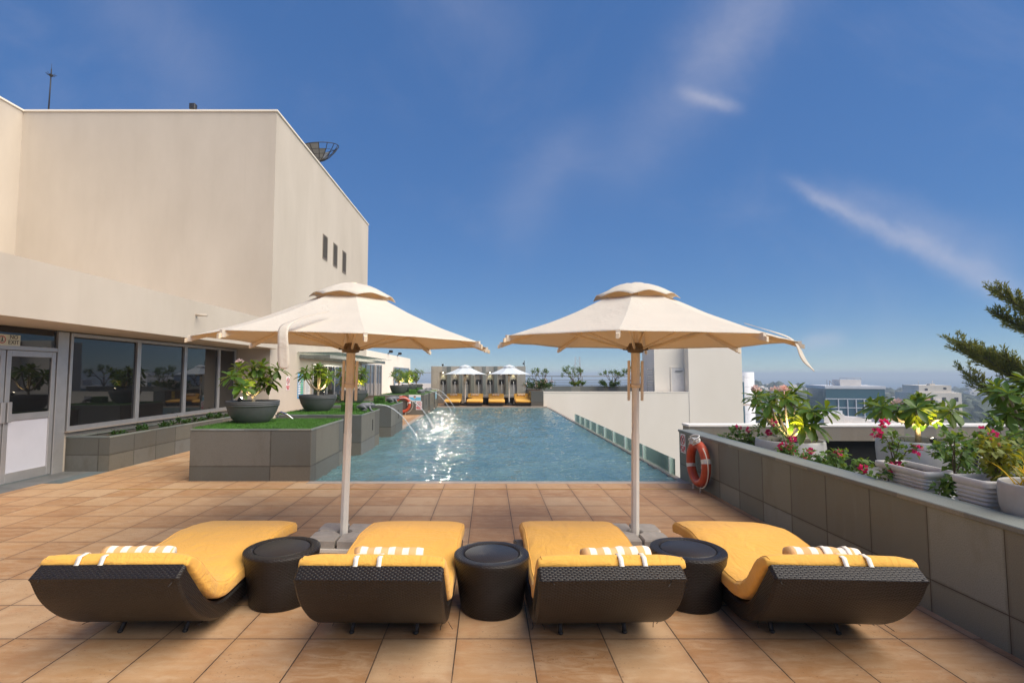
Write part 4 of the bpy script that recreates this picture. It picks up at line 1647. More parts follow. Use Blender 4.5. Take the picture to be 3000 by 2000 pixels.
# ------------------------------------------------------------------ lifebuoys
def lifebuoy(label, loc, rz, s=1.0, detail=True):
    """local: ring in XZ plane, faces -Y, centre at origin"""
    t = thing('lifebuoy', label, 'lifebuoy', loc, rz)
    Rm, rt = 0.262 * s, 0.062 * s
    m = MB()
    m.tube([(Rm * math.cos(2 * PI * k / 48), 0, Rm * math.sin(2 * PI * k / 48)) for k in range(48)], rt, 16, closed=True, flat=0.9)
    m.build('ring', MT['orange'], t)
    for aa in (8, 188):
        m = MB()
        pts = [(Rm * math.cos(R(aa + k * 3)), 0, Rm * math.sin(R(aa + k * 3))) for k in range(5)]
        m.tube(pts, rt * 1.02, 16, flat=0.9, cap=False)
        m.build('reflective_tape', MT['tape'], t)
    m = MB()
    # grab line: slack loops between four points and a coil on the top
    pts = []
    for a in range(45, -70, -8):
        rr = Rm + rt + 0.012 + 0.06 * s * math.sin(R((45 - a) / 113 * 180))
        pts.append((rr * math.cos(R(a)), -0.03 * s, rr * math.sin(R(a))))
    m.tube(pts, 0.0075 * s, 6)
    pts = []
    for a in range(-68, -115, -5):
        rr = Rm + rt + 0.13 * s * math.sin(R((-68 - a) / 45 * 180)) ** 0.6 if -68 > a > -113 else Rm + rt
        pts.append((rr * math.cos(R(a)), -0.03 * s, rr * math.sin(R(a))))
    m.tube(pts, 0.0075 * s, 6)
    m.tube([(Rm * math.cos(R(115)) - 0.03, -0.07 * s, Rm * math.sin(R(115))), (Rm * math.cos(R(115)) - 0.06, -0.04, Rm * math.sin(R(115)) + 0.05), (0.0, -0.07, Rm + rt + 0.02)], 0.0075 * s, 6)
    m.tube([(Rm - rt - 0.01, -0.03, 0.09), (Rm - rt - 0.015, -0.03, 0.0), (Rm - rt - 0.005, -0.04, -0.04)], 0.0075 * s, 6)
    m.build('grab_rope', MT['rope'], t)
    if detail:
        m = MB()
        rng = random.Random(5)
        for k in range(9):
            cx, cz = rng.uniform(-0.03, 0.05), Rm + rt + rng.uniform(-0.02, 0.03)
            rx, rz_ = rng.uniform(0.05, 0.085), rng.uniform(0.03, 0.05)
            tw = rng.uniform(-0.5, 0.5)
            m.tube([(cx + rx * math.cos(a), -0.05 + 0.04 * math.sin(a * 2 + k), cz + rz_ * math.sin(a + tw)) for a in [2 * PI * j / 16 for j in range(16)]], 0.0085, 6, closed=True)
        m.build('rope_coil', MT['tape'], t)
    return t


lifebuoy('orange lifebuoy with a white rope coil hung on the grey parapet wall', (2.90, yd(6.69), 0.375), R(-90))
lifebuoy('orange lifebuoy leaning on the granite planter beside the swimmer sign', (-3.42, yd(19.3) - 0.08, 0.42), 0, 1.05, False)

# ------------------------------------------------------------------ pool glass fence
gf = thing('glass_fence', 'low row of green glass panels along the right edge of the pool', 'fence', (0, 0, 0))
gd = [7.75, 7.98, 9.35, 10.6, 11.6, 12.5, 13.4, 14.25, 15.05, 15.85, 16.8]
for i in range(len(gd) - 1):
    m = MB()
    m.box(PXR + 0.055, yd(gd[i]) + 0.012, -0.3, PXR + 0.067, yd(gd[i + 1]) - 0.012, 0.25)
    m.build('glass_panel', MT['pool_glass'], gf)
m = MB()
for d in gd[1:-1]:
    m.bbox(PXR + 0.045, yd(d) - 0.009, -0.02, PXR + 0.077, yd(d) + 0.009, 0.24, 0.002)
m.build('clamps', MT['cap_white'], gf)

# ------------------------------------------------------------------ white walls on the right
WY = yd(24.4)
w = thing('white_wall', 'long low white wall facing the pool on the right', 'wall', (0, 0, 0))
m = MB()
m.box(2.76, WY, -9, 10.35, WY + 0.3, 0.70)
m.build('wall', MT['white_stucco'], w)
m = MB()
m.box(2.74, WY - 0.015, 0.702, 10.35, WY + 0.32, 0.74)
m.build('cap', MT['white_stucco'], w)
t = thing('stair_tower', 'plain white stair tower with a narrow door behind the right umbrella', 'building', (0, 0, 0))
m = MB()
xa, xc, xb = 8.55, 10.10, 12.80
m.box(xc, WY - 0.02, -9, xb, WY + 2.6, 3.35)
m.box(xa, WY + 0.55, 0.0, xc - 0.002, WY + 2.6, 3.35)
m.build('wall', MT['white_stucco'], t)
m = MB()
dx0, dx1 = 9.42, 10.05
m.box(dx0, WY + 0.520, 0.72, dx1, WY + 0.548, 1.95)
m.build('door', MT['cap_white'], t)
m = MB()
m.box(9.62, WY + 0.470, 1.76, 9.98, WY + 0.518, 1.80)
m.build('closer_bar', MT['grey_metal'], t)
m = MB()
for (x0, x1, z0, z1) in ((dx0 - 0.05, dx0, 0.72, 2.0), (dx0, dx1, 1.952, 2.0)):
    m.box(x0, WY + 0.500, z0, x1, WY + 0.548, z1)
m.build('door_frame', MT['white_stucco'], t)
m = MB()
for k in range(9):
    m.tube([(8.2, WY + 0.6, 0.8 + k * 0.13), (8.5, WY + 0.6, 0.8 + k * 0.13)], 0.012, 5)
m.tube([(8.2, WY + 0.6, 0.0), (8.2, WY + 0.6, 1.95)], 0.015, 5)
m.tube([(8.5, WY + 0.6, 0.0), (8.5, WY + 0.6, 1.95)], 0.015, 5)
m.build('ladder', MT['grey_metal'], t)

# grey planter at far right corner with shrubs
p = thing('corner_planter', 'grey granite planter with white-flowered shrubs at the far right pool corner', 'planter', (0, 0, 0))
m = MB()
m.bbox(2.12, yd(24.3), -0.2, 2.74, yd(27.6), 0.78, 0.006)
m.build('stone_box', MT['granite_box'], p)
m = MB()
rect(m, 2.16, yd(24.35), 2.70, yd(27.5), 0.785)
m.build('soil', MT['soil'], p)
s = thing('caution_sign', 'small yellow sign on the grey planter at the far right corner', 'sign', (2.112, yd(24.9), 0.28), R(-90))
m = MB()
m.bbox(-0.14, 0, 0.12, 0.14, 0.008, 0.46, 0.002)
m.build('board', MT['sign_yellow'], s)
m = MB()
m.tube(ring_pts(0.07, 20, 0, 0.33, -0.002), 0.012, 5, closed=True)
m.build('symbol', MT['black'], s)

# terrace beyond with railing and small trees
m = MB()
rect(m, 2.9, WY + 0.3, 14, yd(34), 0.02)
rect(m, -6.1, 31, 14, yd(34), 0.015)
struct(m.build('far_terrace', MT['coping']))
p = thing('long_planter', 'long dark planter box under the roof railing', 'planter', (0, 0, 0))
m = MB()
m.bbox(2.2, yd(28.0), 0.03, 9.2, yd(28.8), 0.92, 0.01)
m.build('stone_box', MT['granite_plain'], p)
m = MB()
rect(m, 2.25, yd(28.05), 9.15, yd(28.75), 0.925)
m.build('soil', MT['soil'], p)
r_ = thing('roof_railing', 'thin dark steel railing behind the small trees on the far roof', 'railing', (0, 0, 0))
ry = yd(29.5)
m = MB()
for z in (0.98, 1.12, 1.26, 1.50):
    m.tube([(1.9, ry, z), (9.6, ry, z)], 0.014 if z < 1.4 else 0.022, 5)
m.build('rails', MT['grey_metal'], r_)
for k in range(5):
    m = MB()
    x = 2.0 + k * 1.85
    m.tube([(x, ry, 0.02), (x, ry, 1.2), (x + 0.0, ry - 0.03, 1.42), (x, ry, 1.5)], 0.022, 6)
    m.build('post', MT['grey_metal'], r_)


def small_tree(label, loc, seed, H, S, nleaf=900, L=0.09, group='small trees by the roof railing'):
    rng = random.Random(seed)
    t = thing('terrace_tree', label, 'tree', loc, 0, group)
    bm_, lm = MB(), MB()
    tips = []

    def grow(p, d, r, depth, ln):
        q = p + d * ln
        bm_.tube([p, (p + q) / 2 + rvec(rng) * ln * 0.06, q], [r, r * 0.85, r * 0.72], 5)
        if depth == 0:
            tips.append((q, d))
            return
        for j in range(rng.choice((2, 2, 3))):
            nd = (d + rvec(rng) * 0.75 + Vector((0, 0, 0.15))).normalized()
            nd.y *= 0.8
            grow(q, nd, r * 0.66, depth - 1, ln * rng.uniform(0.65, 0.9))
    for k in range(3):
        a = 2 * PI * k / 3 + rng.uniform(0, 1)
        grow(Vector((0, 0, 0)), Vector((math.cos(a) * S, math.sin(a) * S, 1)).normalized(), 0.03, 3, H * 0.32)
    for k in range(nleaf):
        q, d = tips[rng.randrange(len(tips))]
        p0 = q + rvec(rng) * rng.uniform(0.01, 0.12) - d * rng.uniform(0, 0.12)
        sleaf(lm, p0, rvec(rng) + d * 0.6, rvec(rng), L * rng.uniform(0.7, 1.2), L * 0.4)
    bm_.build('trunk', MT['twig'], t)
    lm.build('crown', MT['boug_leaf'], t)
    return t


small_tree('forked small tree left of the others by the roof railing', (2.95, yd(28.4), 0.9), 101, 1.25, 0.75, 420)
small_tree('bushy small tree in the middle of the roof railing', (5.05, yd(28.4), 0.9), 102, 1.35, 0.6, 700)
small_tree('small tree left of the right umbrella pole by the railing', (7.3, yd(28.4), 0.9), 103, 1.2, 0.7, 560)
small_tree('tallest small tree, hidden behind the right umbrella pole', (8.5, yd(28.4), 0.9), 104, 1.4, 0.5, 700)
shrub('dense round shrub with white flowers on the far right corner planter', (2.7, yd(26.0), 0.78), 111, 0.95, 0.6, 0.55, 1500, 0.10, 'hedge_leaf', None, flowers=14, fmat='petal')
shrub('low green shrub with yellow flowers on the white wall planter', (5.35, yd(28.3), 0.92), 112, 0.7, 0.3, 0.32, 700, 0.09, 'boug_leaf', None, flowers=10, fmat='lime_leaf')
shrub('dark rounded shrub between the white wall and the railing', (6.9, yd(27.9), 0.85), 113, 0.75, 0.35, 0.5, 900, 0.10, 'hedge_leaf', None)

# far trellis mast
o = thing('radio_mast', 'faint lattice radio mast far behind the roof railing', 'mast', (52, 300, -26))
m = MB()
for sx in (-1, 1):
    for sy in (-1, 1):
        m.tube([(sx * 3, sy * 3, 0), (sx * 1.2, sy * 1.2, 38)], 0.12, 4)
for k in range(11):
    z = 2 + k * 3.2
    w_ = 3 - 1.8 * z / 38
    z2 = z + 3.2
    w2 = 3 - 1.8 * z2 / 38
    m.tube([(-w_, -w_, z), (w2, -w2, z2)], 0.07, 4)
    m.tube([(w_, -w_, z), (-w2, -w2, z2)], 0.07, 4)
    m.tube([(-w_, -w_, z), (w_, -w_, z)], 0.07, 4)
m.build('lattice', MT['city_grey'], o)

# ------------------------------------------------------------------ fountain wall at the far end
WF = yd(27.3)
w = thing('fountain_wall', 'grey stone fountain wall with seven niches at the far end of the pool', 'wall', (0, 0, 0))
nx = [-1.66, -1.0, -0.345, 0.305, 0.945, 1.59, 2.25]
nxs = [(-3.24 + 5.32 * 0.128) + 0.0 + i * 0.663 for i in range(7)]
cx = [((1100 + c * 0.2551) - 1432) / 1500 * WF for c in (775, 912, 1047, 1183, 1315, 1448, 1585)]
xl, xr = -3.26, 2.08
hw = 0.20
z_top, z_n0, z_n1 = 2.07, 0.12, 1.72
m = MB()
m.box(xl, WF + 0.22, 0, xr, WF + 0.5, z_top - 0.002)                 # back slab
edges = [xl] + [v for c in cx for v in (c - hw, c + hw)] + [xr]
for k in range(0, len(edges), 2):
    m.bbox(edges[k], WF, 0, edges[k + 1], WF + 0.219, z_n1 - 0.001, 0.006)
m.bbox(xl, WF, z_n1, xr, WF + 0.219, z_top, 0.006)
m.bbox(xl, WF - 0.25, 0, xr, WF - 0.002, z_n0 + 0.35, 0.008)
m.build('stone_wall', MT['concrete_pale'], w)
m = MB()
for k in range(1, len(edges) - 2, 2):
    pass
for k in range(2, len(edges) - 2, 2):
    m.bbox(edges[k] + 0.03, WF - 0.035, z_n0 + 0.36, edges[k + 1] - 0.03, WF - 0.001, z_top - 0.01, 0.006)
m.build('piers', MT['granite_plain'], w)
for c in cx:
    sp = MB()
    sp.bbox(c - 0.135, WF + 0.16, 1.05, c + 0.135, WF + 0.218, 1.32, 0.006)
    so = sp.build('spout_plate', MT['black'], w)
    sp = MB()
    sp.tube([(c, WF + 0.16, 1.19), (c, WF + 0.05, 1.19)], 0.025, 8)
    sp.build('spout', MT['steel'], so)
    sp = MB()
    sp.tube([(c, WF + 0.05, 1.19), (c + 0.01, WF - 0.02, 1.16), (c + 0.015, WF - 0.07, 1.02), (c + 0.02, WF - 0.10, 0.6), (c + 0.02, WF - 0.10, 0.47)], 0.012, 5)
    sp.build('trickle', MT['jet'], so)
for i, c in enumerate(cx):
    if i == 3 or i == 5:
        continue
    nl = MB()
    nl.lathe([(0.0, 1.716), (0.03, 1.716), (0.03, 1.708), (0.0, 1.706)], 12, c, WF + 0.13)
    no = nl.build('niche_lamp', MT['lamp_glow'], w)
    ld = bpy.data.lights.new('niche_beam', 'SPOT')
    ld.energy = 5.0 if i in (0, 4, 6) else 2.0
    ld.color = (1.0, 0.86, 0.45)
    ld.spot_size = R(80)
    ld.spot_blend = 0.8
    lo = bpy.data.objects.new('beam', ld)
    C.objects.link(lo)
    lo.parent = w
    lo.location = (c, WF + 0.11, 1.67)
    lo.rotation_euler = (R(14), 0, 0)
o = thing('glint_fixture', 'small dark fixture on the fountain wall above the first niche, sun-glint beam added', 'floodlight', (cx[0] - 0.02, WF + 0.1, z_top))
m = MB()
m.tube([(0, 0, 0), (0, 0, 0.06)], 0.02, 6)
m.tube([(0, 0.06, 0.10), (0, -0.05, 0.075)], [0.045, 0.06], 12)
m.build('housing', MT['lamp_black'], o)
ld = bpy.data.lights.new('added_glint_beam', 'SPOT')  # beam added to imitate low sun glitter on the water; the fixture is unlit
ld.energy = 330
ld.color = (1.0, 0.88, 0.66)
ld.spot_size = R(50)
ld.spot_blend = 0.5
ld.shadow_soft_size = 0.07
lo = bpy.data.objects.new('beam', ld)
C.objects.link(lo)
lo.parent = o
lo.location = (0, -0.13, 0.07)
lo.rotation_euler = (R(-82), 0, R(-2))
o = thing('wall_camera', 'black post camera on the right end of the fountain wall', 'camera', (2.02, WF + 0.1, z_top))
m = MB()
m.tube([(0, 0, 0), (0, 0, 0.32)], 0.02, 6)
m.bbox(-0.09, -0.05, 0.10, -0.01, 0.05, 0.2, 0.01)
m.build('mount', MT['black'], o)
# pale screen beside the fountain wall
o = thing('screen_wall', 'pale blue-grey screen wall left of the fountain wall', 'wall', (0, 0, 0))
m = MB()
m.bbox(-5.9, yd(30.5), 0, -3.3, yd(30.7), 1.05, 0.01)
m.build('wall', MT['city_clad'], o)
m = MB()
m.tube([(-5.9, yd(30.55), 1.72), (-3.3, yd(30.55), 1.72)], 0.02, 6)
m.tube([(-4.6, yd(30.55), 1.05), (-4.6, yd(30.55), 1.72)], 0.02, 6)
m.build('rail', MT['grey_metal'], o)
# roof spotlights on the far low wing
for k, (d, lab) in enumerate(((29.5, 'dark floodlight on the far low roof, nearer one'), (32.5, 'dark floodlight on the far low roof, farther one'))):
    o = thing('roof_floodlight', lab, 'floodlight', (TOWX + 0.05, yd(d), 2.85))
    m = MB()
    m.tube([(-0.1, 0, 0), (0.05, 0, 0.12)], 0.025, 6)
    m.bbox(0.0, -0.12, 0.08, 0.22, 0.12, 0.24, 0.03)
    m.build('housing', MT['lamp_black'], o)


# ================================================================== FURNITURE
# ------------------------------------------------------------------ sun loungers (local: head at -Y, foot at +Y, ground z = 0)
def smooth_profile(pts, n):
    """Catmull-Rom through pts -> n samples"""
    P = [Vector((p[0], p[1], 0)) for p in pts]
    P = [P[0] * 2 - P[1]] + P + [P[-1] * 2 - P[-2]]
    out = []
    segs = len(P) - 3
    for k in range(n):
        t = k / (n - 1) * segs
        i = min(int(t), segs - 1)
        u = t - i
        a, b_, c, d = P[i:i + 4]
        q = 0.5 * ((2 * b_) + (c - a) * u + (2 * a - 5 * b_ + 4 * c - d) * u * u + (3 * b_ - a - 3 * c + d) * u ** 3)
        out.append((q.x, q.y))
    return out


def uv_shell(o, poly):
    """u across the lounger, v along its side profile, so the weave keeps its size round the curve"""
    me = o.data
    uv = me.uv_layers.new(name='weave')
    arc = [0.0]
    for i in range(1, len(poly)):
        arc.append(arc[-1] + math.dist(poly[i], poly[i - 1]))
    near = {}

    def A(y, z):
        key = (round(y, 3), round(z, 3))
        if key not in near:
            i = min(range(len(poly)), key=lambda q: (poly[q][0] - y) ** 2 + (poly[q][1] - z) ** 2)
            near[key] = i
        return near[key]
    n = len(poly)
    per = arc[-1] + math.dist(poly[0], poly[-1])
    for p in me.polygons:
        for li in p.loop_indices:
            co = me.vertices[me.loops[li].vertex_index].co
            if abs(p.normal.x) > 0.75:
                uv.data[li].uv = (co.y, co.z)
            else:
                c0 = A(p.center.y, p.center.z)
                i = A(co.y, co.z)
                a = arc[i]
                if i - c0 > n / 2:
                    a -= per
                elif c0 - i > n / 2:
                    a += per
                uv.data[li].uv = (co.x, a)


def uv_drum(o):
    me = o.data
    uv = me.uv_layers.new(name='weave')
    for p in me.polygons:
        ac = math.atan2(p.center.y, p.center.x)
        for li in p.loop_indices:
            co = me.vertices[me.loops[li].vertex_index].co
            r = math.hypot(co.x, co.y)
            a = math.atan2(co.y, co.x) if r > 1e-5 else ac
            if a - ac > PI:
                a -= 2 * PI
            elif ac - a > PI:
                a += 2 * PI
            if abs(p.normal.z) > 0.8:
                uv.data[li].uv = (a * 0.25, r)
            else:
                uv.data[li].uv = (a * 0.25, co.z)


def lounger_frame():
    top = smooth_profile([(-0.735, 0.555), (-0.635, 0.435), (-0.48, 0.265), (-0.30, 0.175), (-0.08, 0.17), (0.23, 0.205), (0.56, 0.228), (0.86, 0.195), (0.99, 0.16)], 40)
    bot = smooth_profile([(0.99, 0.09), (0.85, 0.055), (0.2, 0.05), (-0.20, 0.050), (-0.32, 0.068), (-0.46, 0.125), (-0.61, 0.228), (-0.735, 0.365), (-0.81, 0.507)], 36)
    poly = top + bot
    n = len(poly)

    def off(b_):
        res = []
        for i in range(n):
            p0, p1, p2 = Vector(poly[i - 1]), Vector(poly[i]), Vector(poly[(i + 1) % n])
            t = (p2 - p0).normalized()
            nn = Vector((t.y, -t.x))         # outward for clockwise polygon is to the left/right: decided by sign
            res.append(p1 - nn * b_ * -1.0)
        return res
    area = sum(poly[i][0] * poly[(i + 1) % n][1] - poly[(i + 1) % n][0] * poly[i][1] for i in range(n))
    sgn = 1 if area > 0 else -1
    bv = 0.014
    m = MB()
    W = 0.402
    rows = []
    for (x, b_) in ((-W, bv), (-W + bv, 0), (W - bv, 0), (W, bv)):
        row = []
        for i in range(n):
            p0, p1, p2 = Vector(poly[i - 1]), Vector(poly[i]), Vector(poly[(i + 1) % n])
            t = (p2 - p0).normalized()
            inn = Vector((-t.y, t.x)) * sgn
            q = p1 + inn * b_
            wf = 1.0 - 0.05 * max(0, min(1, (0.30 - q.y) / 0.3))      # narrower at the foot of the shell
            row.append((x * wf, q.x, q.y))
        rows.append(row)
    vs = [v for row in rows for v in row]
    fs = []
    for r in range(3):
        for i in range(n):
            j = (i + 1) % n
            f = (r * n + i, r * n + j, (r + 1) * n + j, (r + 1) * n + i)
            fs.append(f)
    m.add(vs, fs, 0, False)
    m.add(rows[0], [tuple(range(n))])
    m.add(rows[3], [tuple(range(n))[::-1]])
    m.poly = poly
    return m


def slab(profile, T, W, seed, nsec=44, lump=0.008, puff=0.012):
    """mattress: rounded slab swept along profile (y,z) at its underside; returns MB"""
    m = MB()
    N = len(profile)
    rings = []
    # cross-section: superellipse in (x, h)
    for i, (y, z) in enumerate(profile):
        p0 = Vector(profile[max(0, i - 1)])
        p2 = Vector(profile[min(N - 1, i + 1)])
        t = (p2 - p0).normalized()
        nn = Vector((-t.y, t.x))
        e = min(i, N - 1 - i)
        taper = min(1.0, (0.25 + 0.75 * (e / 2.5)) if e < 2.5 else 1.0)
        Ti = T * (0.80 + 0.20 * taper) * min(1.0, 0.60 + 0.40 * max(0, i - 2) / 14)
        Wi = W * (0.985 + 0.015 * taper) * (1 + 0.006 * math.sin(y * 23 + seed))
        ring = []
        for k in range(nsec):
            a = 2 * PI * k / nsec
            ca, sa = math.cos(a), math.sin(a)
            ex = 0.20
            cx = (abs(ca) ** ex) * (1 if ca >= 0 else -1)
            ch = (abs(sa) ** 0.40) * (1 if sa >= 0 else -1)
            x = cx * Wi / 2
            h = ch * Ti / 2 + Ti / 2
            if sa > 0:
                h += puff * (1 - (2 * x / W) ** 4) * min(1, e / 4)
            q = Vector((x, y + nn.x * h, z + nn.y * h))
            nz = mnoise.noise(Vector((x * 4 + seed, y * 5, z * 4)))
            nz2 = mnoise.noise(Vector((x * 11 + seed, y * 14, z * 9)))
            wk = math.exp(-((y + 0.42) / 0.22) ** 2) + 0.25
            nz2 += 0.9 * wk * (1 - abs(mnoise.noise(Vector((x * 5.5 + seed * 3, y * 16 + x * 5, 2.2)))) * 3.2)
            q += Vector((math.copysign(0.6, cx) * abs(ca), nn.x * sa, nn.y * sa)) * (nz * lump + nz2 * lump * 0.45)
            ring.append(q)
        rings.append(ring)
    vs = [v for r in rings for v in r]
    fs = []
    for i in range(N - 1):
        for k in range(nsec):
            k2 = (k + 1) % nsec
            fs.append((i * nsec + k, (i + 1) * nsec + k, (i + 1) * nsec + k2, i * nsec + k2))
    fs.append(tuple(range(nsec)))
    fs.append(tuple((N - 1) * nsec + k for k in range(nsec))[::-1])
    m.add(vs, fs, 0, True)
    ka, kb = int(nsec * 0.11), int(nsec * 0.39)
    kc, kd = int(nsec * 0.89), int(nsec * 0.61)
    m.seams = [[r[k] for r in rings] for k in (ka, kb, kc, kd)]
    return m


MAT_PROF = smooth_profile([(-0.735, 0.535), (-0.69, 0.505), (-0.615, 0.42), (-0.47, 0.272), (-0.30, 0.19), (-0.08, 0.185), (0.23, 0.218), (0.56, 0.244), (0.86, 0.218), (1.01, 0.192)], 84)


def mat_top(y):
    """(y, z) of the mattress top over station y"""
    best = min(MAT_PROF, key=lambda p: abs(p[0] - y))
    i = MAT_PROF.index(best)
    p0, p2 = Vector(MAT_PROF[max(0, i - 1)]), Vector(MAT_PROF[min(len(MAT_PROF) - 1, i + 1)])
    t = (p2 - p0).normalized()
    nn = Vector((-t.y, t.x))
    return Vector(best), nn


def make_lounger(label, loc, rz, seed, towel_x, towel_label, group, towel_rot=0.0, mx=0.0, mrot=0.0, strap_x=0.0, loop=False):
    t = thing('sun_lounger', label, 'sun lounger', loc, rz, group)
    fr = lounger_frame()
    uv_shell(fr.build('wicker_frame', MT['wicker'], t, True), fr.poly)
    sl = slab(MAT_PROF, 0.105, 0.82, seed)
    o = sl.build('mattress', MT['yellow'], t, True)
    for q in sl.seams[:2]:
        m = MB()
        m.tube(q, 0.0042, 6)
        m.build('piping', MT['yellow'], o)
    o.location = (mx, 0, 0)
    o.rotation_euler = (0, 0, mrot)
    for sx in (-0.20, 0.20):
        m = MB()
        m.tube([(sx, -0.27, 0.09), (sx - 0.008, -0.335, 0.012)], 0.014, 8)
        m.ell((sx - 0.008, -0.337, 0.012), (0.017, 0.017, 0.012))
        m.build('leg', MT['black'], t)
    rg = random.Random(seed * 7)
    m = MB()
    for k in range(7):
        sx = rg.choice((-1, 1)) * rg.uniform(0.30, 0.40)
        y0, z0 = rg.choice(((-0.32, 0.068), (-0.46, 0.125), (-0.80, 0.50)))
        p0 = Vector((sx, y0, z0))
        p1 = p0 + Vector((rg.uniform(-0.04, 0.04), -rg.uniform(0.01, 0.05), rg.uniform(-0.03, 0.02)))
        m.tube([p0, (p0 + p1) / 2 + rvec(rg) * 0.008, p1], 0.0022, 4)
    lo_ = m.build('loose_strands', MT['wicker'], t)
    lo_['kind'] = 'stuff'
    # piping seam round the mattress edge is in its shape; two straps over the head hold the towel
    rr = 0.052
    b0, nn = mat_top(-0.625)
    cen = b0 + nn * (0.085 + 0.014 + rr)
    for sx in (-0.065, 0.065):
        m = MB()
        path = []
        b1, n1 = mat_top(-0.73)
        path.append(Vector((-0.742, 0.552)))
        for hh in (0.02, 0.045, 0.062):
            path.append(b1 + n1 * hh + Vector((-0.016 + hh * 0.02, 0.004)))
        for yy in (-0.71, -0.685):
            b2, n2 = mat_top(yy)
            path.append(b2 + n2 * (0.074 + 0.014))
        for a in ((205, 180, 150, 115, 80, 40, 0) if loop else (225, 250)):
            path.append(cen + Vector((math.cos(R(a)), math.sin(R(a)))) * (rr + 0.004))
        vs, fs = [], []
        xs = strap_x + sx
        for q in path:
            vs += [(xs - 0.013, q.x, q.y), (xs + 0.013, q.x, q.y)]
        for k in range(len(path) - 1):
            fs.append((2 * k, 2 * k + 1, 2 * k + 3, 2 * k + 2))
        m.add(vs, fs, 0, True)
        so = m.build('strap', MT['strap'], t)
        md = so.modifiers.new('thickness', 'SOLIDIFY')
        md.thickness = 0.003
        md.offset = 1
    tw = thing('rolled_towel', towel_label, 'towel', (0, 0, 0), 0, 'rolled towels on the loungers')
    m = MB()
    n = 18
    Lt = 0.40
    rng = random.Random(seed)
    pts = [(-Lt / 2 + Lt * k / 14, 0.004 * math.sin(k), 0.003 * math.sin(k * 1.7)) for k in range(15)]
    rad = [rr * (0.93 if k in (0, 14) else 1.0 + 0.03 * rng.uniform(-1, 1)) for k in range(15)]
    m.tube(pts, rad, n)
    m.build('towel', MT['towel'], tw)
    loc = Vector(loc)
    lp = Vector((towel_x + 0.015, cen.x, cen.y))
    tw.location = loc + Matrix.Rotation(rz, 3, 'Z') @ lp
    tw.rotation_euler = (0, 0, rz + towel_rot)
    return t


LY = yd(3.32)       # local origin; head edge about 0.93 in front of it
make_lounger('yellow-cushioned wicker lounger at far left', (-2.09, LY + 0.02, 0), R(1.0), 1, -0.02, 'striped towel roll on the leftmost yellow lounger', 'loungers on the near deck', strap_x=-0.13)
make_lounger('yellow-cushioned wicker lounger in front of the left umbrella', (-0.635, LY, 0), R(-1.0), 2, 0.04, 'striped towel roll on the lounger in front of the left umbrella', 'loungers on the near deck', strap_x=-0.02)
make_lounger('yellow-cushioned wicker lounger with its mattress slipped to the right', (0.64, LY, 0), R(2.0), 3, 0.08, 'striped towel roll lying askew on the lounger with the slipped mattress', 'loungers on the near deck', R(5), 0.04, R(-2.0), strap_x=0.13)
make_lounger('yellow-cushioned wicker lounger next to the grey parapet wall', (1.985, LY, 0), R(-3.0), 4, -0.0, 'striped towel roll on the lounger next to the parapet wall', 'loungers on the near deck', strap_x=0.08, loop=True)


# ------------------------------------------------------------------ wicker side tables
def side_table(label, loc, s=1.0, group='wicker tables on the near deck'):
    t = thing('wicker_table', label, 'side table', loc, random.Random(label).uniform(0, 3), group)
    m = MB()
    r1, r0, h = 0.262 * s, 0.212 * s, 0.365 * s
    m.lathe([(0, 0.0), (r0 * 0.97, 0.0), (r0, 0.01), (r0 * 1.0 + (r1 - r0) * 0.5, h * 0.5), (r1 * 0.985, h - 0.03), (r1, h - 0.018), (r1 * 0.99, h - 0.004), (r1 * 0.96, h), (r1 * 0.76, h + 0.001), (r1 * 0.745, h - 0.004), (r1 * 0.735, h - 0.014), (0, h - 0.014)], 56)
    uv_drum(m.build('woven_drum', MT['wicker'], t))
    m = MB()
    m.lathe([(0, h - 0.001), (r1 * 0.70, h - 0.001), (r1 * 0.715, h - 0.004), (r1 * 0.715, h - 0.0135)], 48)
    m.build('inset_top', MT['wicker_top'], t)
    return t


def m_wicker_top():
    m_, nt, b_ = new_mat('woven_table_top')
    N = NB(nt)
    co = N.coord('Object')
    v = nt.nodes.new('ShaderNodeTexVoronoi')
    v.inputs['Scale'].default_value = 75
    v.inputs['Randomness'].default_value = 0.15
    nt.links.new(co, v.inputs['Vector'])
    c = N.ramp(v.outputs['Distance'], [(0.1, rgb((0.045, 0.04, 0.04))), (0.6, rgb((0.012, 0.010, 0.010)))])
    nt.links.new(c, b_.inputs['Base Color'])
    b_.inputs['Roughness'].default_value = 0.38
    N.bump(v.outputs['Distance'], 0.8, 0.004, b_)
    return m_


MT['wicker_top'] = m_wicker_top()
side_table('round dark wicker table between the two left loungers', (-1.48, yd(3.46), 0))
side_table('round dark wicker table between the two middle loungers', (0.02, yd(3.35), 0))
side_table('round dark wicker table between the two right loungers', (1.42, yd(3.44), 0))


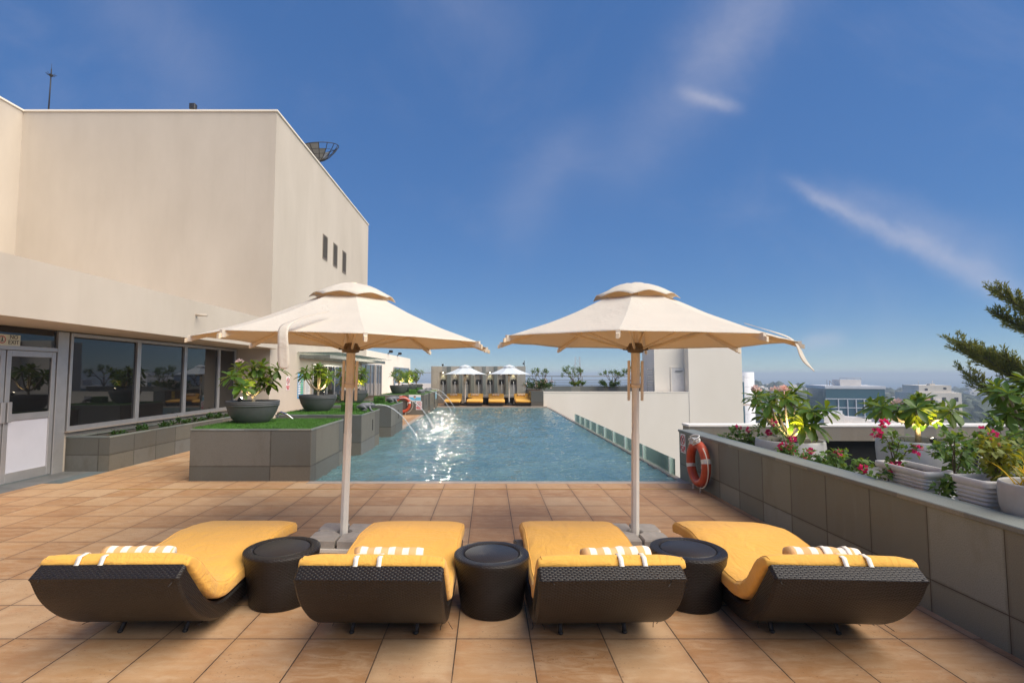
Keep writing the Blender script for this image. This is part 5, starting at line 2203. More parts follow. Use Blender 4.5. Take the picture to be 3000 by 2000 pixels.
# ------------------------------------------------------------------ umbrellas
def umbrella(label, loc, tilt, rot, group, s=1.0, canopy='canopy', strap=None, base=True):
    t = thing('patio_umbrella', label, 'umbrella', loc, 0, group)
    t.rotation_euler = tilt
    NS = 8
    Rr, ze = 1.37 * s, 1.885 * s
    rv, zv = 0.33 * s, 2.30 * s
    zt = 2.455 * s
    m = MB()
    sub = 10
    na, nr = NS * sub, 14

    def can(a_i, f):
        a = 2 * PI * a_i / na + rot
        dl = abs((a_i % sub) / sub - 0.5) * 2            # 1 on ribs, 0 mid panel
        da = (a_i % sub) / sub * 2 * PI / NS - PI / NS
        poly = math.cos(PI / NS) / math.cos(da)
        r0 = rv
        dip = 1 - 0.025 * (1 - dl * dl)
        r1 = Rr * poly * dip
        r = r0 * poly + (r1 - r0 * poly) * f
        z = zv + (ze - zv) * f - 0.030 * s * math.sin(PI * f) + 0.012 * s * (1 - dl * dl) * (f - 0.5)
        z += 0.004 * mnoise.noise(Vector((math.cos(a) * r * 5, math.sin(a) * r * 5, 3.3)))
        return (r * math.cos(a), r * math.sin(a), z)
    vs, fs = [], []
    for j in range(nr + 1):
        for k in range(na):
            vs.append(can(k, j / nr))
    for j in range(nr):
        for k in range(na):
            k2 = (k + 1) % na
            fs.append((j * na + k, (j + 1) * na + k, (j + 1) * na + k2, j * na + k2))
    m.add(vs, fs, 0, False)
    # hem
    o = len(m.v)
    cn = m.build('canopy', MT[canopy], t)
    # smooth inside panels, hard on the seams
    for p in cn.data.polygons:
        p.use_smooth = True
    bm = bmesh.new()
    bm.from_mesh(cn.data)
    for e in bm.edges:
        v0, v1 = e.verts
        a0 = math.atan2(v0.co.y, v0.co.x) - rot
        a1 = math.atan2(v1.co.y, v1.co.x) - rot
        st = 2 * PI / NS
        r_0 = abs((a0 / st) - round(a0 / st))
        r_1 = abs((a1 / st) - round(a1 / st))
        if r_0 < 0.01 and r_1 < 0.01:
            e.smooth = False
    bm.to_mesh(cn.data)
    bm.free()
    md = cn.modifiers.new('cloth_thickness', 'SOLIDIFY')
    md.thickness = 0.003
    # vent cap with scalloped rim
    m = MB()
    vs, fs = [], []
    nr2 = 7
    for j in range(nr2 + 1):
        f = j / nr2
        for k in range(na):
            a = 2 * PI * k / na + rot
            dl = abs((k % sub) / sub - 0.5) * 2
            da = (k % sub) / sub * 2 * PI / NS - PI / NS
            poly = math.cos(PI / NS) / math.cos(da)
            r = (0.015 + (0.408 - 0.015) * f) * s * (poly if f > 0.3 else 1)
            z = zt - (0.004 + 0.155 * f ** 2.1) * s + 0.036 * s * (1 - dl ** 1.5) * f ** 5 + 0.01 * s * mnoise.noise(Vector((a * 3, f * 2, rot)))
            vs.append((r * math.cos(a), r * math.sin(a), z))
    for j in range(nr2):
        for k in range(na):
            k2 = (k + 1) % na
            fs.append((j * na + k, (j + 1) * na + k, (j + 1) * na + k2, j * na + k2))
    m.add(vs, fs, 0, True)
    vo = m.build('vent', MT[canopy], t)
    md = vo.modifiers.new('cloth_thickness', 'SOLIDIFY')
    md.thickness = 0.003
    m = MB()
    m.lathe([(0, zt + 0.012 * s), (0.03 * s, zt + 0.008 * s), (0.045 * s, zt - 0.004 * s), (0.045 * s, zt - 0.016 * s), (0, zt - 0.016 * s)], 12)
    m.build('finial', MT['tan'], vo)
    # pole
    m = MB()
    m.tube([(0, 0, 0.02), (0, 0, 1.02 * s)], 0.038 * s, 8, smooth=False)
    m.tube([(0, 0, 1.02 * s), (0, 0, 1.46 * s)], 0.035 * s, 8, smooth=False)
    m.build('pole', MT['pole'], t)
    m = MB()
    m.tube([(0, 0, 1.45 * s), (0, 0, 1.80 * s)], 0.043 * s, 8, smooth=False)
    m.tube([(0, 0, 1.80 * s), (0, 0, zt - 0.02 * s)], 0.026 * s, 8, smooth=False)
    m.build('inner_mast', MT['tan'], t)  # the canopy's shade on the upper pole is put into this colour
    m = MB()
    m.lathe([(0.030 * s, 1.78 * s), (0.075 * s, 1.79 * s), (0.085 * s, 1.82 * s), (0.06 * s, 1.875 * s), (0.03 * s, 1.88 * s)], 8)
    for k in range(NS):
        a = 2 * PI * k / NS + rot
        c, sN = math.cos(a), math.sin(a)
        m.tube([(0.05 * s * c, 0.05 * s * sN, 1.82 * s), (0.115 * s * c, 0.115 * s * sN, 1.825 * s)], 0.016 * s, 6)
    m.build('hub', MT['bronze'], t)
    m = MB()
    m.tube([(0, 0, 1.455 * s), (0, 0, 1.49 * s)], 0.052 * s, 8)
    for k in range(2):
        sx = -1 if k else 1
        m.bbox(min(sx * 0.052, sx * 0.074) * s, -0.014 * s, 1.33 * s, max(sx * 0.052, sx * 0.074) * s, 0.014 * s, 1.71 * s, 0.003)
    m.build('lift_handle', MT['tan'], t)
    for k in range(NS):
        a = 2 * PI * k / NS + rot
        c, sN = math.cos(a), math.sin(a)
        m = MB()
        def Q(r, z):
            return (r * c, r * sN, z)
        z_at = lambda r: zv + (ze - zv) * (r - rv) / (Rr - rv) - 0.030 * s * math.sin(PI * max(0, min(1, (r - rv) / (Rr - rv))))
        ts = Vector((-sN, c, 0))
        vs = []
        rr_ = [0.05 * s, rv, Rr * 0.5, Rr * 0.8, Rr + 0.035 * s]
        for r in rr_:
            zc = (z_at(max(r, rv)) if r >= rv else zv + 0.03 * s) - 0.010 * s
            for (u, h) in ((-0.011, 0), (0.011, 0), (0.011, -0.036), (-0.011, -0.036)):
                vs.append(Vector(Q(r, zc + h * s)) + ts * u * s)
        fs = [(0, 1, 2, 3), tuple(len(vs) - 4 + i for i in (3, 2, 1, 0))]
        for i in range(len(rr_) - 1):
            for q in range(4):
                q2 = (q + 1) % 4
                fs.append((i * 4 + q, (i + 1) * 4 + q, (i + 1) * 4 + q2, i * 4 + q2))
        m.add(vs, fs)
        ro = m.build('rib', MT['tan'] if canopy == 'canopy' else MT['pole'], t, True)
        m = MB()
        rs = Rr * 0.60
        m.tube([Q(0.11 * s, 1.825 * s), Q(rs, z_at(rs) - 0.045 * s)], 0.0125 * s, 6)
        m.build('strut', MT['tan'], ro)
        m = MB()
        zc = z_at(Rr)
        vs = []
        for r in (Rr - 0.02 * s, Rr + 0.012 * s):
            for (u, h) in ((-0.0145, 0.006), (0.0145, 0.006), (0.0145, -0.048), (-0.0145, -0.048)):
                vs.append(Vector(Q(r, zc + h * s)) + ts * u * s)
        m.add(vs, [(0, 1, 2, 3), (7, 6, 5, 4), (0, 4, 5, 1), (1, 5, 6, 2), (2, 6, 7, 3), (3, 7, 4, 0)])
        m.build('end_pocket', MT[canopy], ro, True)
    if base:
        m = MB()
        g = 0.012
        m.bbox(-0.30, -0.28, 0.0, 0.30, -0.245, 0.035, 0.004)
        m.bbox(-0.30, 0.245, 0.0, 0.30, 0.28, 0.035, 0.004)
        m.bbox(-0.30, -0.245, 0.0, -0.265, 0.245, 0.035, 0.004)
        m.bbox(0.265, -0.245, 0.0, 0.30, 0.245, 0.035, 0.004)
        m.bbox(-0.265, -0.03, 0.0, 0.265, 0.03, 0.02, 0.004)
        m.build('base_frame', MT['pole'], t)
        for sx in (-1, 1):
            for sy in (-1, 1):
                m = MB()
                # slab with its inner corner cut round the pole
                L0, L1 = 0.012, 0.262
                poly = [(0.075, L0), (L1 - 0.03, L0), (L1, L0 + 0.03), (L1, L1 - 0.03), (L1 - 0.03, L1), (L0 + 0.0, L1), (L0, 0.075), (0.032, 0.062), (0.055, 0.04)]
                poly = [(px * sx, py * sy) for px, py in poly]
                if sx * sy < 0:
                    poly = poly[::-1]
                cxm, cym = sum(p[0] for p in poly) / 9, sum(p[1] for p in poly) / 9
                ins = [(p[0] + (cxm - p[0]) * 0.07, p[1] + (cym - p[1]) * 0.07) for p in poly]
                vs = [(p[0], p[1], 0.036) for p in poly] + [(p[0], p[1], 0.098) for p in poly] + [(p[0], p[1], 0.112) for p in ins]
                n9 = len(poly)
                fs = [tuple(range(n9))[::-1], tuple(range(2 * n9, 3 * n9))]
                for r in range(2):
                    for i in range(n9):
                        j = (i + 1) % n9
                        fs.append((r * n9 + i, r * n9 + j, (r + 1) * n9 + j, (r + 1) * n9 + i))
                m.add(vs, fs)
                m.build('base_weight', MT['weight'], t)
    else:
        m = MB()
        m.lathe([(0, 0.0), (0.32, 0.0), (0.34, 0.02), (0.30, 0.07), (0.08, 0.11), (0.05, 0.16), (0, 0.16)], 24)
        m.build('base', MT['black'], t)
    if strap:
        pts, wd = strap
        m = MB()
        vs, fs = [], []
        for (p, side, hw_) in pts:      # a flat ribbon
            p, side = Vector(p), Vector(side).normalized()
            p = p * s
            vs += [p - side * hw_, p + side * hw_]
        for k in range(len(pts) - 1):
            fs.append((2 * k, 2 * k + 1, 2 * k + 3, 2 * k + 2))
        m.add(vs, fs, 0, True)
        so = m.build('tie_strap', MT['canopy'], t)
        md = so.modifiers.new('smooth', 'SUBSURF')
        md.levels = md.render_levels = 2
        md = so.modifiers.new('thickness', 'SOLIDIFY')
        md.thickness = 0.004
    return t


UY = yd(4.62)
X_ = (1, 0, 0)
strap1 = ([((0.05, -0.86, 2.085), (1, 0.4, 0.0), 0.010), ((0.01, -0.97, 2.055), (1, 0.5, 0.1), 0.018), ((-0.045, -1.09, 2.02), (1, 0.5, 0.25), 0.026), ((-0.095, -1.22, 1.965), (1, 0.4, 0.35), 0.038),
           ((-0.12, -1.34, 1.925), (0.95, -0.1, 0.15), 0.040), ((-0.105, -1.375, 1.84), (1, 0, 0), 0.034), ((-0.095, -1.38, 1.76), (1, 0, 0), 0.040), ((-0.09, -1.38, 1.69), (1, 0.1, 0), 0.040), ((-0.085, -1.38, 1.615), (1, 0.15, 0), 0.039)], 0)
strap2 = ([((0.86, -0.36, 2.052), (0.3, 0.9, 0.0), 0.008), ((0.97, -0.40, 2.012), (0.3, 0.8, 0.1), 0.014), ((1.09, -0.45, 1.965), (0.2, 0.8, 0.3), 0.018), ((1.19, -0.49, 1.925), (0.2, 0.7, 0.4), 0.022),
           ((1.245, -0.51, 1.865), (0.5, 0.6, 0.3), 0.026), ((1.265, -0.52, 1.785), (0.7, 0.4, 0.3), 0.032), ((1.30, -0.52, 1.715), (0.6, 0.4, 0.6), 0.026), ((1.35, -0.51, 1.675), (0.3, 0.5, 0.7), 0.012), ((1.39, -0.51, 1.63), (0.5, 0.4, 0.7), 0.005)], 0)
umbrella('cream parasol over the left deck with a loose hanging strap', (-1.385, UY, 0), (R(0.3), R(1.4), 0), R(19), 'cream parasols on the near deck', s=1.015, strap=strap1)
umbrella('cream parasol over the right deck with a strap blown off its right tip', (1.395, UY, 0), (R(0.2), R(1.1), 0), R(-21), 'cream parasols on the near deck', s=1.015, strap=strap2)

# far loungers, tables, umbrellas
FLY = yd(25.45)
fl_lab = ['far yellow lounger nearest the planters on the left', 'far yellow lounger right of the left far parasol pole', 'far yellow lounger left of the right far parasol pole', 'far yellow lounger at the right end of the row']
ft_lab = ['striped towel on the left end lounger by the fountain wall', 'striped towel on the second far lounger from the left', 'striped towel on the third far lounger from the left', 'striped towel on the right end lounger by the fountain wall']
for i, px in enumerate((1329.5, 1392.7, 1454.0, 1529.7)):
    x = (px - 1432) / 1500 * FLY
    make_lounger(fl_lab[i], (x, FLY - 0.15, 0), R(180), 20 + i, 0.0, ft_lab[i], 'loungers by the fountain wall')
for i, (x, lab) in enumerate(((-1.05, 'small dark wicker table beside the left far parasol pole'), (-0.14, 'small dark wicker table between the two middle far loungers'), (1.08, 'small dark wicker table beside the right far parasol pole'))):
    side_table(lab, (x, yd(25.9), 0), 1.05, 'wicker tables by the fountain wall')
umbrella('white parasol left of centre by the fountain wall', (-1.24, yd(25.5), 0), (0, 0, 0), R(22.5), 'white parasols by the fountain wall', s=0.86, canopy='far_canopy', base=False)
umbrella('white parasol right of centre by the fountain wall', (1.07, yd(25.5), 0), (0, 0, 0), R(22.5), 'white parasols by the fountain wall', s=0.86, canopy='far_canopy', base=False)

# ================================================================== RIGHT TERRACE POTS
def round_pot(label, loc, r, h, mat='pot_white', soil=0.9):
    t = thing('flower_pot', label, 'plant pot', loc, 0)
    m = MB()
    m.lathe([(0, 0), (r * 0.55, 0), (r * 0.66, 0.02), (r * 0.86, h * 0.3), (r * 0.98, h * 0.62), (r * 1.0, h * 0.85), (r * 0.985, h * 0.97), (r * 0.965, h), (r * 0.93, h), (r * 0.915, h * 0.97), (r * 0.90, h * 0.8)], 48)
    m.build('pot', MT[mat], t)
    m = MB()
    m.disc(r * 0.905, h * soil, 32)
    m.build('soil', MT['soil'], t)
    return t


def trough(label, loc, rz, L, W, H):
    t = thing('flower_trough', label, 'plant pot', loc, rz, 'ribbed white flower troughs')
    m = MB()
    n = 22
    ribs = 11

    def ring(w, l, z):
        r = 0.04
        out = []
        for (cx_, cy_, a0) in ((w / 2 - r, l / 2 - r, 0), (-w / 2 + r, l / 2 - r, 90), (-w / 2 + r, -l / 2 + r, 180), (w / 2 - r, -l / 2 + r, 270)):
            for k in range(5):
                a = R(a0 + 22.5 * k)
                out.append((cx_ + r * math.cos(a), cy_ + r * math.sin(a), z))
        return out
    rings = []
    for k in range(ribs * 4 + 1):
        f = k / (ribs * 4)
        z = f * (H - 0.045)
        tp = 0.82 + 0.13 * f
        e = 0.008 * math.cos(f * ribs * 2 * PI)
        rings.append(ring(W * tp - 0.006 + e * 2, L * (tp + 0.05 * (1 - f)) + e * 2, z))
    for (ww, ll, z) in ((W * 1.0, L * 1.0, H - 0.043), (W * 1.015, L * 1.008, H - 0.02), (W * 1.0, L * 1.0, H), (W * 0.90, L * 0.95, H), (W * 0.88, L * 0.94, H - 0.05)):
        rings.append(ring(ww, ll, z))
    N = len(rings[0])
    vs = [v for r in rings for v in r]
    fs = [tuple(range(N))[::-1]]
    for i in range(len(rings) - 1):
        for k in range(N):
            k2 = (k + 1) % N
            fs.append((i * N + k, i * N + k2, (i + 1) * N + k2, (i + 1) * N + k))
    m.add(vs, fs, 0, True)
    m.build('ribbed_box', MT['pot_white'], t)
    m = MB()
    rect(m, -W * 0.44, -L * 0.46, W * 0.44, L * 0.46, H - 0.045)
    m.build('soil', MT['soil'], t)
    return t


# stand the pots on a low ledge
ZT = 0.085
pA = (4.06, yd(6.5))
round_pot('big pale round pot under the left plumeria on the terrace', (pA[0], pA[1], ZT), 0.42, 0.645)
pB = (5.35, yd(6.0))
round_pot('big pale round pot under the plumeria with the white lit trunk', (pB[0], pB[1], ZT), 0.43, 0.71)
m = MB()
m.bbox(3.24, 1.2, ZT, 4.0, yd(4.45), 0.52, 0.01)
lg = m.build('stone_ledge', MT['granite_plain'])
tag(lg, 'low grey ledge behind the parapet carrying the flower troughs', 'ledge')
trough('ribbed white flower trough with a trailing bougainvillea', (3.42, yd(3.85), 0.524), R(-3), 0.56, 0.26, 0.345)
trough('ribbed white flower trough partly behind the pale cement pot', (3.44, 3.50, 0.524), R(-2), 0.27, 0.26, 0.365)
round_pot('pale cement pot with yellow grass at the right edge', (3.47, 3.12, 0.524), 0.235, 0.40, 'pot_stone')
round_pot('pale round pot half hidden by bougainvillea at the right', (5.6, yd(4.9), ZT), 0.45, 0.62)
round_pot('pale round pot behind the flowers at the far right edge', (6.1, yd(5.4), ZT), 0.42, 0.76)

plumeria('plumeria_tree', 'lit plumeria with pink and white flowers in the left terrace pot', (pA[0], pA[1], ZT + 0.58), 0.7, 211, H=0.70, spread=0.46, nros=10, leafL=0.24, flowers=3, trunk=0.07)
uplight('glowing white uplight at the left terrace plumeria', (pA[0] - 0.10, pA[1] - 0.30, ZT + 0.60), (pA[0] + 0.10, pA[1] + 0.1, ZT + 1.2), 26)
plumeria('plumeria_tree', 'flat-topped plumeria with a brightly lit trunk on the terrace', (pB[0], pB[1], ZT + 0.62), 0.2, 223, H=0.56, spread=0.50, nros=9, leafL=0.24, flowers=2, trunk=0.27)
uplight('uplight at the foot of the flat-topped terrace plumeria', (pB[0] - 0.06, pB[1] - 0.30, ZT + 0.65), (pB[0] + 0.03, pB[1] + 0.0, ZT + 1.2), 26)
plumeria('plumeria_tree', 'dark plumeria at the right edge of the picture', (6.25, yd(5.5), ZT + 0.66), 1.0, 241, H=0.80, spread=0.42, nros=9, leafL=0.24, trunk=0.15)


def bougain(label, loc, seed, stems, flowers, n=16, L=0.055, mat='boug_leaf'):
    """long thin arching stems with small leaves and magenta bracts; stems = list of (dx,dy,dz) tips"""
    rng = random.Random(seed)
    t = thing('bougainvillea', label, 'plant', loc, 0, 'bougainvilleas on the terrace')
    bm_, lm, fm = MB(), MB(), MB()
    for (dx, dy, dz) in stems:
        tip = Vector((dx, dy, dz))
        up = max(0.06, dz + 0.10)
        ctrl = Vector((dx * 0.35, dy * 0.35, up))
        pts = []
        for k in range(9):
            f = k / 8
            p = Vector((0, 0, 0)) * (1 - f) ** 2 + ctrl * 2 * f * (1 - f) + tip * f * f
            pts.append(p + rvec(rng) * 0.008)
        bm_.tube(pts, [0.005 - 0.0004 * k for k in range(9)], 5)
        for k in range(n):
            f = rng.uniform(0.15, 1.0)
            i = min(7, int(f * 8))
            p = pts[i].lerp(pts[i + 1], f * 8 - i) + rvec(rng) * 0.035
            for j in range(rng.randint(2, 4)):
                l_ = L * rng.uniform(0.7, 1.25)
                sleaf(lm, p + rvec(rng) * 0.03, rvec(rng) + Vector((0, 0, -0.15)), Vector((0, -0.3, 1)) + rvec(rng) * 0.5, l_, l_ * 0.68)
        for k in range(flowers):
            if rng.random() < 0.34:
                f = rng.uniform(0.55, 1.0)
                i = min(7, int(f * 8))
                c = pts[i] + rvec(rng) * 0.045 + Vector((0, 0, 0.03))
                fm = MB()
                for j in range(rng.randint(10, 18)):
                    d = rvec(rng)
                    sleaf(fm, c + d * 0.016, d + rvec(rng) * 0.5, rvec(rng), 0.042, 0.036)
                fm.build('flower_cluster', MT['bract'], t)
    bm_.build('stems', MT['twig'], t)
    lm.build('foliage', MT[mat], t)
    return t


def pot_stand(label, x, y, r, h, z0):
    round_pot(label, (x, y, z0), r, h, 'pot_stone')


rngb = random.Random(77)


def stem_set(n, sx, sy, z0, z1, seed, bias=(0, 0)):
    rg = random.Random(seed)
    out = []
    for k in range(n):
        a = 2 * PI * k / n + rg.uniform(-0.4, 0.4)
        out.append((math.cos(a) * sx * rg.uniform(0.4, 1) + bias[0], math.sin(a) * sy * rg.uniform(0.4, 1) + bias[1], rg.uniform(z0, z1)))
    return out


pot_stand('small cement pot hidden behind the parapet near the lifebuoy', 3.62, yd(6.95), 0.2, 0.42, ZT)
bougain('bougainvillea with red flowers climbing over the wall by the lifebuoy', (3.62, yd(6.95), 0.46), 301, stem_set(12, 0.62, 0.30, 0.10, 0.42, 1, (0.05, 0)), 2, 16, 0.065)
pot_stand('small cement pot behind the parapet below the left plumeria', 3.66, yd(5.85), 0.2, 0.42, ZT)
bougain('magenta bougainvillea in front of the left terrace pot', (3.66, yd(5.85), 0.46), 302, stem_set(9, 0.30, 0.38, 0.10, 0.46, 2, (0.05, 0)), 2, 12, 0.055)
pot_stand('small cement pot behind the parapet between the two plumerias', 3.62, yd(4.95), 0.2, 0.36, ZT)
bougain('magenta bougainvillea before the dark gap between the two plumerias', (3.62, yd(4.95), 0.42), 303, stem_set(12, 0.38, 0.40, 0.05, 0.40, 3, (0.0, 0)), 1, 15, 0.06)
bougain('bougainvillea trailing out of the ribbed trough', (3.40, 4.24, 0.83), 304, [(-0.10, 0.06, 0.24), (0.0, 0.08, 0.27), (0.05, -0.05, 0.22), (-0.20, -0.14, -0.20), (-0.17, -0.05, -0.08), (0.10, -0.28, 0.14)], 1, 11, 0.05)
bougain('bougainvillea between the two ribbed troughs', (3.45, 3.74, 0.80), 305, [(-0.16, 0.0, -0.14), (0.02, 0.06, 0.30), (0.10, 0.1, 0.34), (0.16, 0.0, 0.26), (-0.16, -0.08, -0.20), (-0.12, -0.05, -0.1)], 2, 13, 0.055)
bougain('tall bougainvillea with magenta flowers behind the second trough', (4.5, yd(4.5), 0.3), 306, stem_set(12, 0.50, 0.5, 0.40, 0.82, 6, (0.15, 0)), 1, 14, 0.065)
pot_stand('cement pot behind the second trough', 4.5, yd(4.5), 0.24, 0.24, ZT)
bougain('magenta bougainvillea at the far right edge', (5.3, yd(4.9), 0.62), 307, stem_set(13, 0.55, 0.5, 0.15, 0.60, 7, (0.2, 0)), 1, 15, 0.065)
bougain('lime green bougainvillea over the second trough', (3.55, 3.52, 0.82), 308, stem_set(10, 0.16, 0.18, 0.08, 0.30, 8, (0.02, 0)), 0, 15, 0.05, 'lime_leaf')
bougain('dark green bougainvillea filling the right corner', (4.35, yd(3.6), 0.45), 309, stem_set(12, 0.40, 0.45, 0.22, 0.52, 9, (0.10, 0)), 1, 14, 0.06)
pot_stand('cement pot filling the right corner', 4.35, yd(3.6), 0.24, 0.36, ZT)

# yellow grass in the cement pot
g_ = thing('spider_grass', 'yellow arching grass in the pale cement pot', 'plant', (3.47, 3.12, 0.88))
m = MB()
rng = random.Random(9)
for k in range(90):
    a = rng.uniform(0, 6.28)
    L = rng.uniform(0.16, 0.34)
    lean = rng.uniform(0.25, 1.0)
    w_ = rng.uniform(0.004, 0.008)
    p0 = Vector((rng.uniform(-0.1, 0.1), rng.uniform(-0.1, 0.1), 0))
    side = Vector((-math.sin(a), math.cos(a), 0))
    vs = []
    for q in range(7):
        f = q / 6
        p = p0 + Vector((math.cos(a), math.sin(a), 0)) * L * lean * f + Vector((0, 0, L * (f * 1.1 - lean * 0.9 * f * f)))
        e = w_ * (1 - f ** 2)
        vs += [p - side * e, p + side * e]
    m.add(vs, [(2 * q, 2 * q + 1, 2 * q + 3, 2 * q + 2) for q in range(6)], 0, True)
m.build('blades', MT['grass_blade'], g_)

# ------------------------------------------------------------------ the pine whose boughs reach in from the right
pt = thing('pine_tree', 'tall dark pine tree whose boughs reach in from the right edge', 'tree', (11.6, yd(8.9), -4))
m = MB()
m.tube([(0, 0, 0), (0.05, 0.02, 4), (0.0, 0, 7.2), (0.03, 0, 9.3)], [0.22, 0.16, 0.09, 0.02], 10)
m.build('trunk', MT['twig'], pt)
bm_, lm = MB(), MB()
rng = random.Random(17)


def bough(p0, p1, droop, n_side, dens, leafL=0.075):
    p0, p1 = Vector(p0), Vector(p1)
    L = (p1 - p0).length
    pts = []
    for k in range(13):
        f = k / 12
        p = p0.lerp(p1, f) - Vector((0, 0, droop * math.sin(PI * f)))
        pts.append(p)
    bm_.tube(pts, [0.035 * (1 - 0.85 * k / 12) for k in range(13)], 5)
    d = (p1 - p0).normalized()
    for k in range(n_side):
        f = 0.10 + 0.90 * (k / n_side)
        i = min(11, int(f * 12))
        q = pts[i].lerp(pts[i + 1], f * 12 - i)
        for s in (-1, 1):
            tl = L * 0.24 * (1 - 0.72 * f) * rng.uniform(0.6, 1.15) + 0.07
            hv = Vector((d.y, -d.x, 0)).normalized() * s
            dd = (d * 0.75 + hv * rng.uniform(0.25, 0.9) + Vector((0, 0, rng.uniform(0.15, 0.75)))).normalized()
            e = q + dd * tl
            bm_.tube([q, q.lerp(e, 0.5) - Vector((0, 0, 0.01)), e], [0.006, 0.004, 0.002], 4)
            for j in range(int(dens * tl / 0.1)):
                g = rng.uniform(0.0, 1.05)
                b_ = q.lerp(e, g) + rvec(rng) * 0.02
                l_ = leafL * rng.uniform(0.5, 1.2)
                sleaf(lm, b_, dd * 0.8 + rvec(rng) * 0.75 + Vector((0, 0, 0.25)), rvec(rng), l_, l_ * 0.26)


# local coordinates: trunk at 0; boughs towards -X
for (z, dz, L, az) in ((4.75, 1.45, 2.88, 180), (3.75, 1.85, 2.8, 182), (4.95, 1.15, 2.7, 176), (4.6, 1.35, 2.6, 184), (6.1, 1.1, 2.15, 181), (6.0, 0.75, 2.05, 178), (4.7, 1.25, 2.4, 188),
                       (5.6, 0.9, 1.6, 200), (5.2, 0.9, 2.0, 160), (5.9, 0.9, 2.0, 90), (5.5, 0.9, 2.0, 20), (6.2, 0.9, 1.8, 300), (7.0, 0.7, 1.4, 240), (7.6, 0.6, 1.2, 60), (8.4, 0.5, 1.0, 200), (8.8, 0.5, 0.9, 20)):
    a = R(az)
    vis = 150 <= az <= 205
    bough((0, 0, z), (math.cos(a) * L, math.sin(a) * L, z + dz), 0.16, 48 if vis else 16, 17 if vis else 8)
for k in range(16):
    z = 4.9 + 0.27 * k
    a = k * 2.4
    L = 1.45 * (1 - 0.055 * k)
    bough((0, 0, z), (math.cos(a) * L, math.sin(a) * L, z + 0.45 * L), 0.08, 16, 8)
bm_.build('branches', MT['pine_twig'], pt)
lm.build('needles', MT['pine_leaf'], pt)

# ================================================================== CITY
GZ = -28.0


def terr(x, y):
    d = math.hypot(x, y)
    h = 0.0
    h += 13 * math.exp(-(((x - 290) / 110) ** 2 + ((y - 640) / 110) ** 2))
    h += 5 * mnoise.noise(Vector((x / 180, y / 180, 0.3))) * min(1, d / 300)
    if y > 860:
        h -= (y - 860) * 0.06
    return GZ + h


m = MB()
nx_, ny_ = 60, 50
vs, fs = [], []
for j in range(ny_ + 1):
    for i in range(nx_ + 1):
        x = -1500 + 4200 * i / nx_
        y = -500 + 1500 * j / ny_
        vs.append((x, y, terr(x, y)))
for j in range(ny_):
    for i in range(nx_):
        a = j * (nx_ + 1) + i
        fs.append((a, a + 1, a + nx_ + 2, a + nx_ + 1))
m.add(vs, fs, 0, True)
struct(m.build('city_ground', MT['city_ground']))
m = MB()
rect(m, -5000, 400, 7000, 7000, GZ - 1.5)
struct(m.build('sea', MT['sea']))

# blue glass office building
o = thing('office_building', 'blue glass office block with a white frame grid beyond the outer wall', 'building', (90.5, 127, GZ), R(-15))
o.scale = (0.87, 0.87, 1.0)
m = MB()
hh = -1.9 - GZ
m.box(-7.3, 0, 0, 7.3, 16, hh)
m.build('glass_facade', MT['city_glass'], o)
m = MB()
m.box(-7.5, -0.2, hh, 7.5, 16.2, hh + 0.7)
m.build('roof_slab', MT['city_clad'], o)
m = MB()
for x in (-7.45, -4.4, -2.1, 0.0, 2.0, 4.4, 7.25):
    m.box(x, -0.35, 0, x + 0.22, -0.02, hh - 2.6)
for k in range(10):
    z = hh - 2.6 - k * 2.15
    m.box(-7.6, -0.42, z, 7.6, -0.36, z + 0.2)
m.build('frame_grid', MT['city_clad'], o)
m = MB()
m.box(-2.2, 4, hh + 0.72, 3.2, 10, hh + 2.2)
m.build('penthouse', MT['city_white'], o)
m = MB()
m.tube([(-6.2, 2, hh + 0.7), (-6.2, 2, hh + 2.2)], 0.08, 5)
m.tube([(-5.6, 2, hh + 1.9), (-4.2, 2, hh + 0.8)], 0.1, 5)
m.tube([(-5.6, 2, hh + 0.8), (-5.6, 2, hh + 1.9)], 0.1, 5)
m.tube([(-2.2, 4, hh + 2.6), (3.2, 4, hh + 2.6)], 0.05, 5)
for x in (-2.2, -0.4, 1.4, 3.2):
    m.tube([(x, 4, hh + 2.2), (x, 4, hh + 2.6)], 0.05, 5)
m.build('roof_gear', MT['city_grey'], o)
# white round tower
o = thing('round_tower', 'tall pale clad tower right behind the white stair tower', 'building', (40.5, 84, GZ))
m = MB()
hh = 2.0 - GZ
m.box(-3, 0, 0, 1.4, 8, hh - 0.5)
m.build('clad_block', MT['city_clad'], o)
m = MB()
m.lathe([(1.35, 0), (1.35, hh), (0, hh)], 24, 2.2, 1.4)
m.build('rounded_bay', MT['city_clad'], o)
m = MB()
for k in range(14):
    z = hh - 0.9 - k * 1.5
    m.lathe([(1.352, z), (1.356, z + 0.02), (1.352, z + 0.04)], 24, 2.2, 1.4)
m.build('cladding_joints', MT['city_grey'], o)
m = MB()
m.box(0.62, -0.05, 0, 1.25, -0.01, hh - 1.6)
m.build('glass_strip', MT['city_glass'], o)
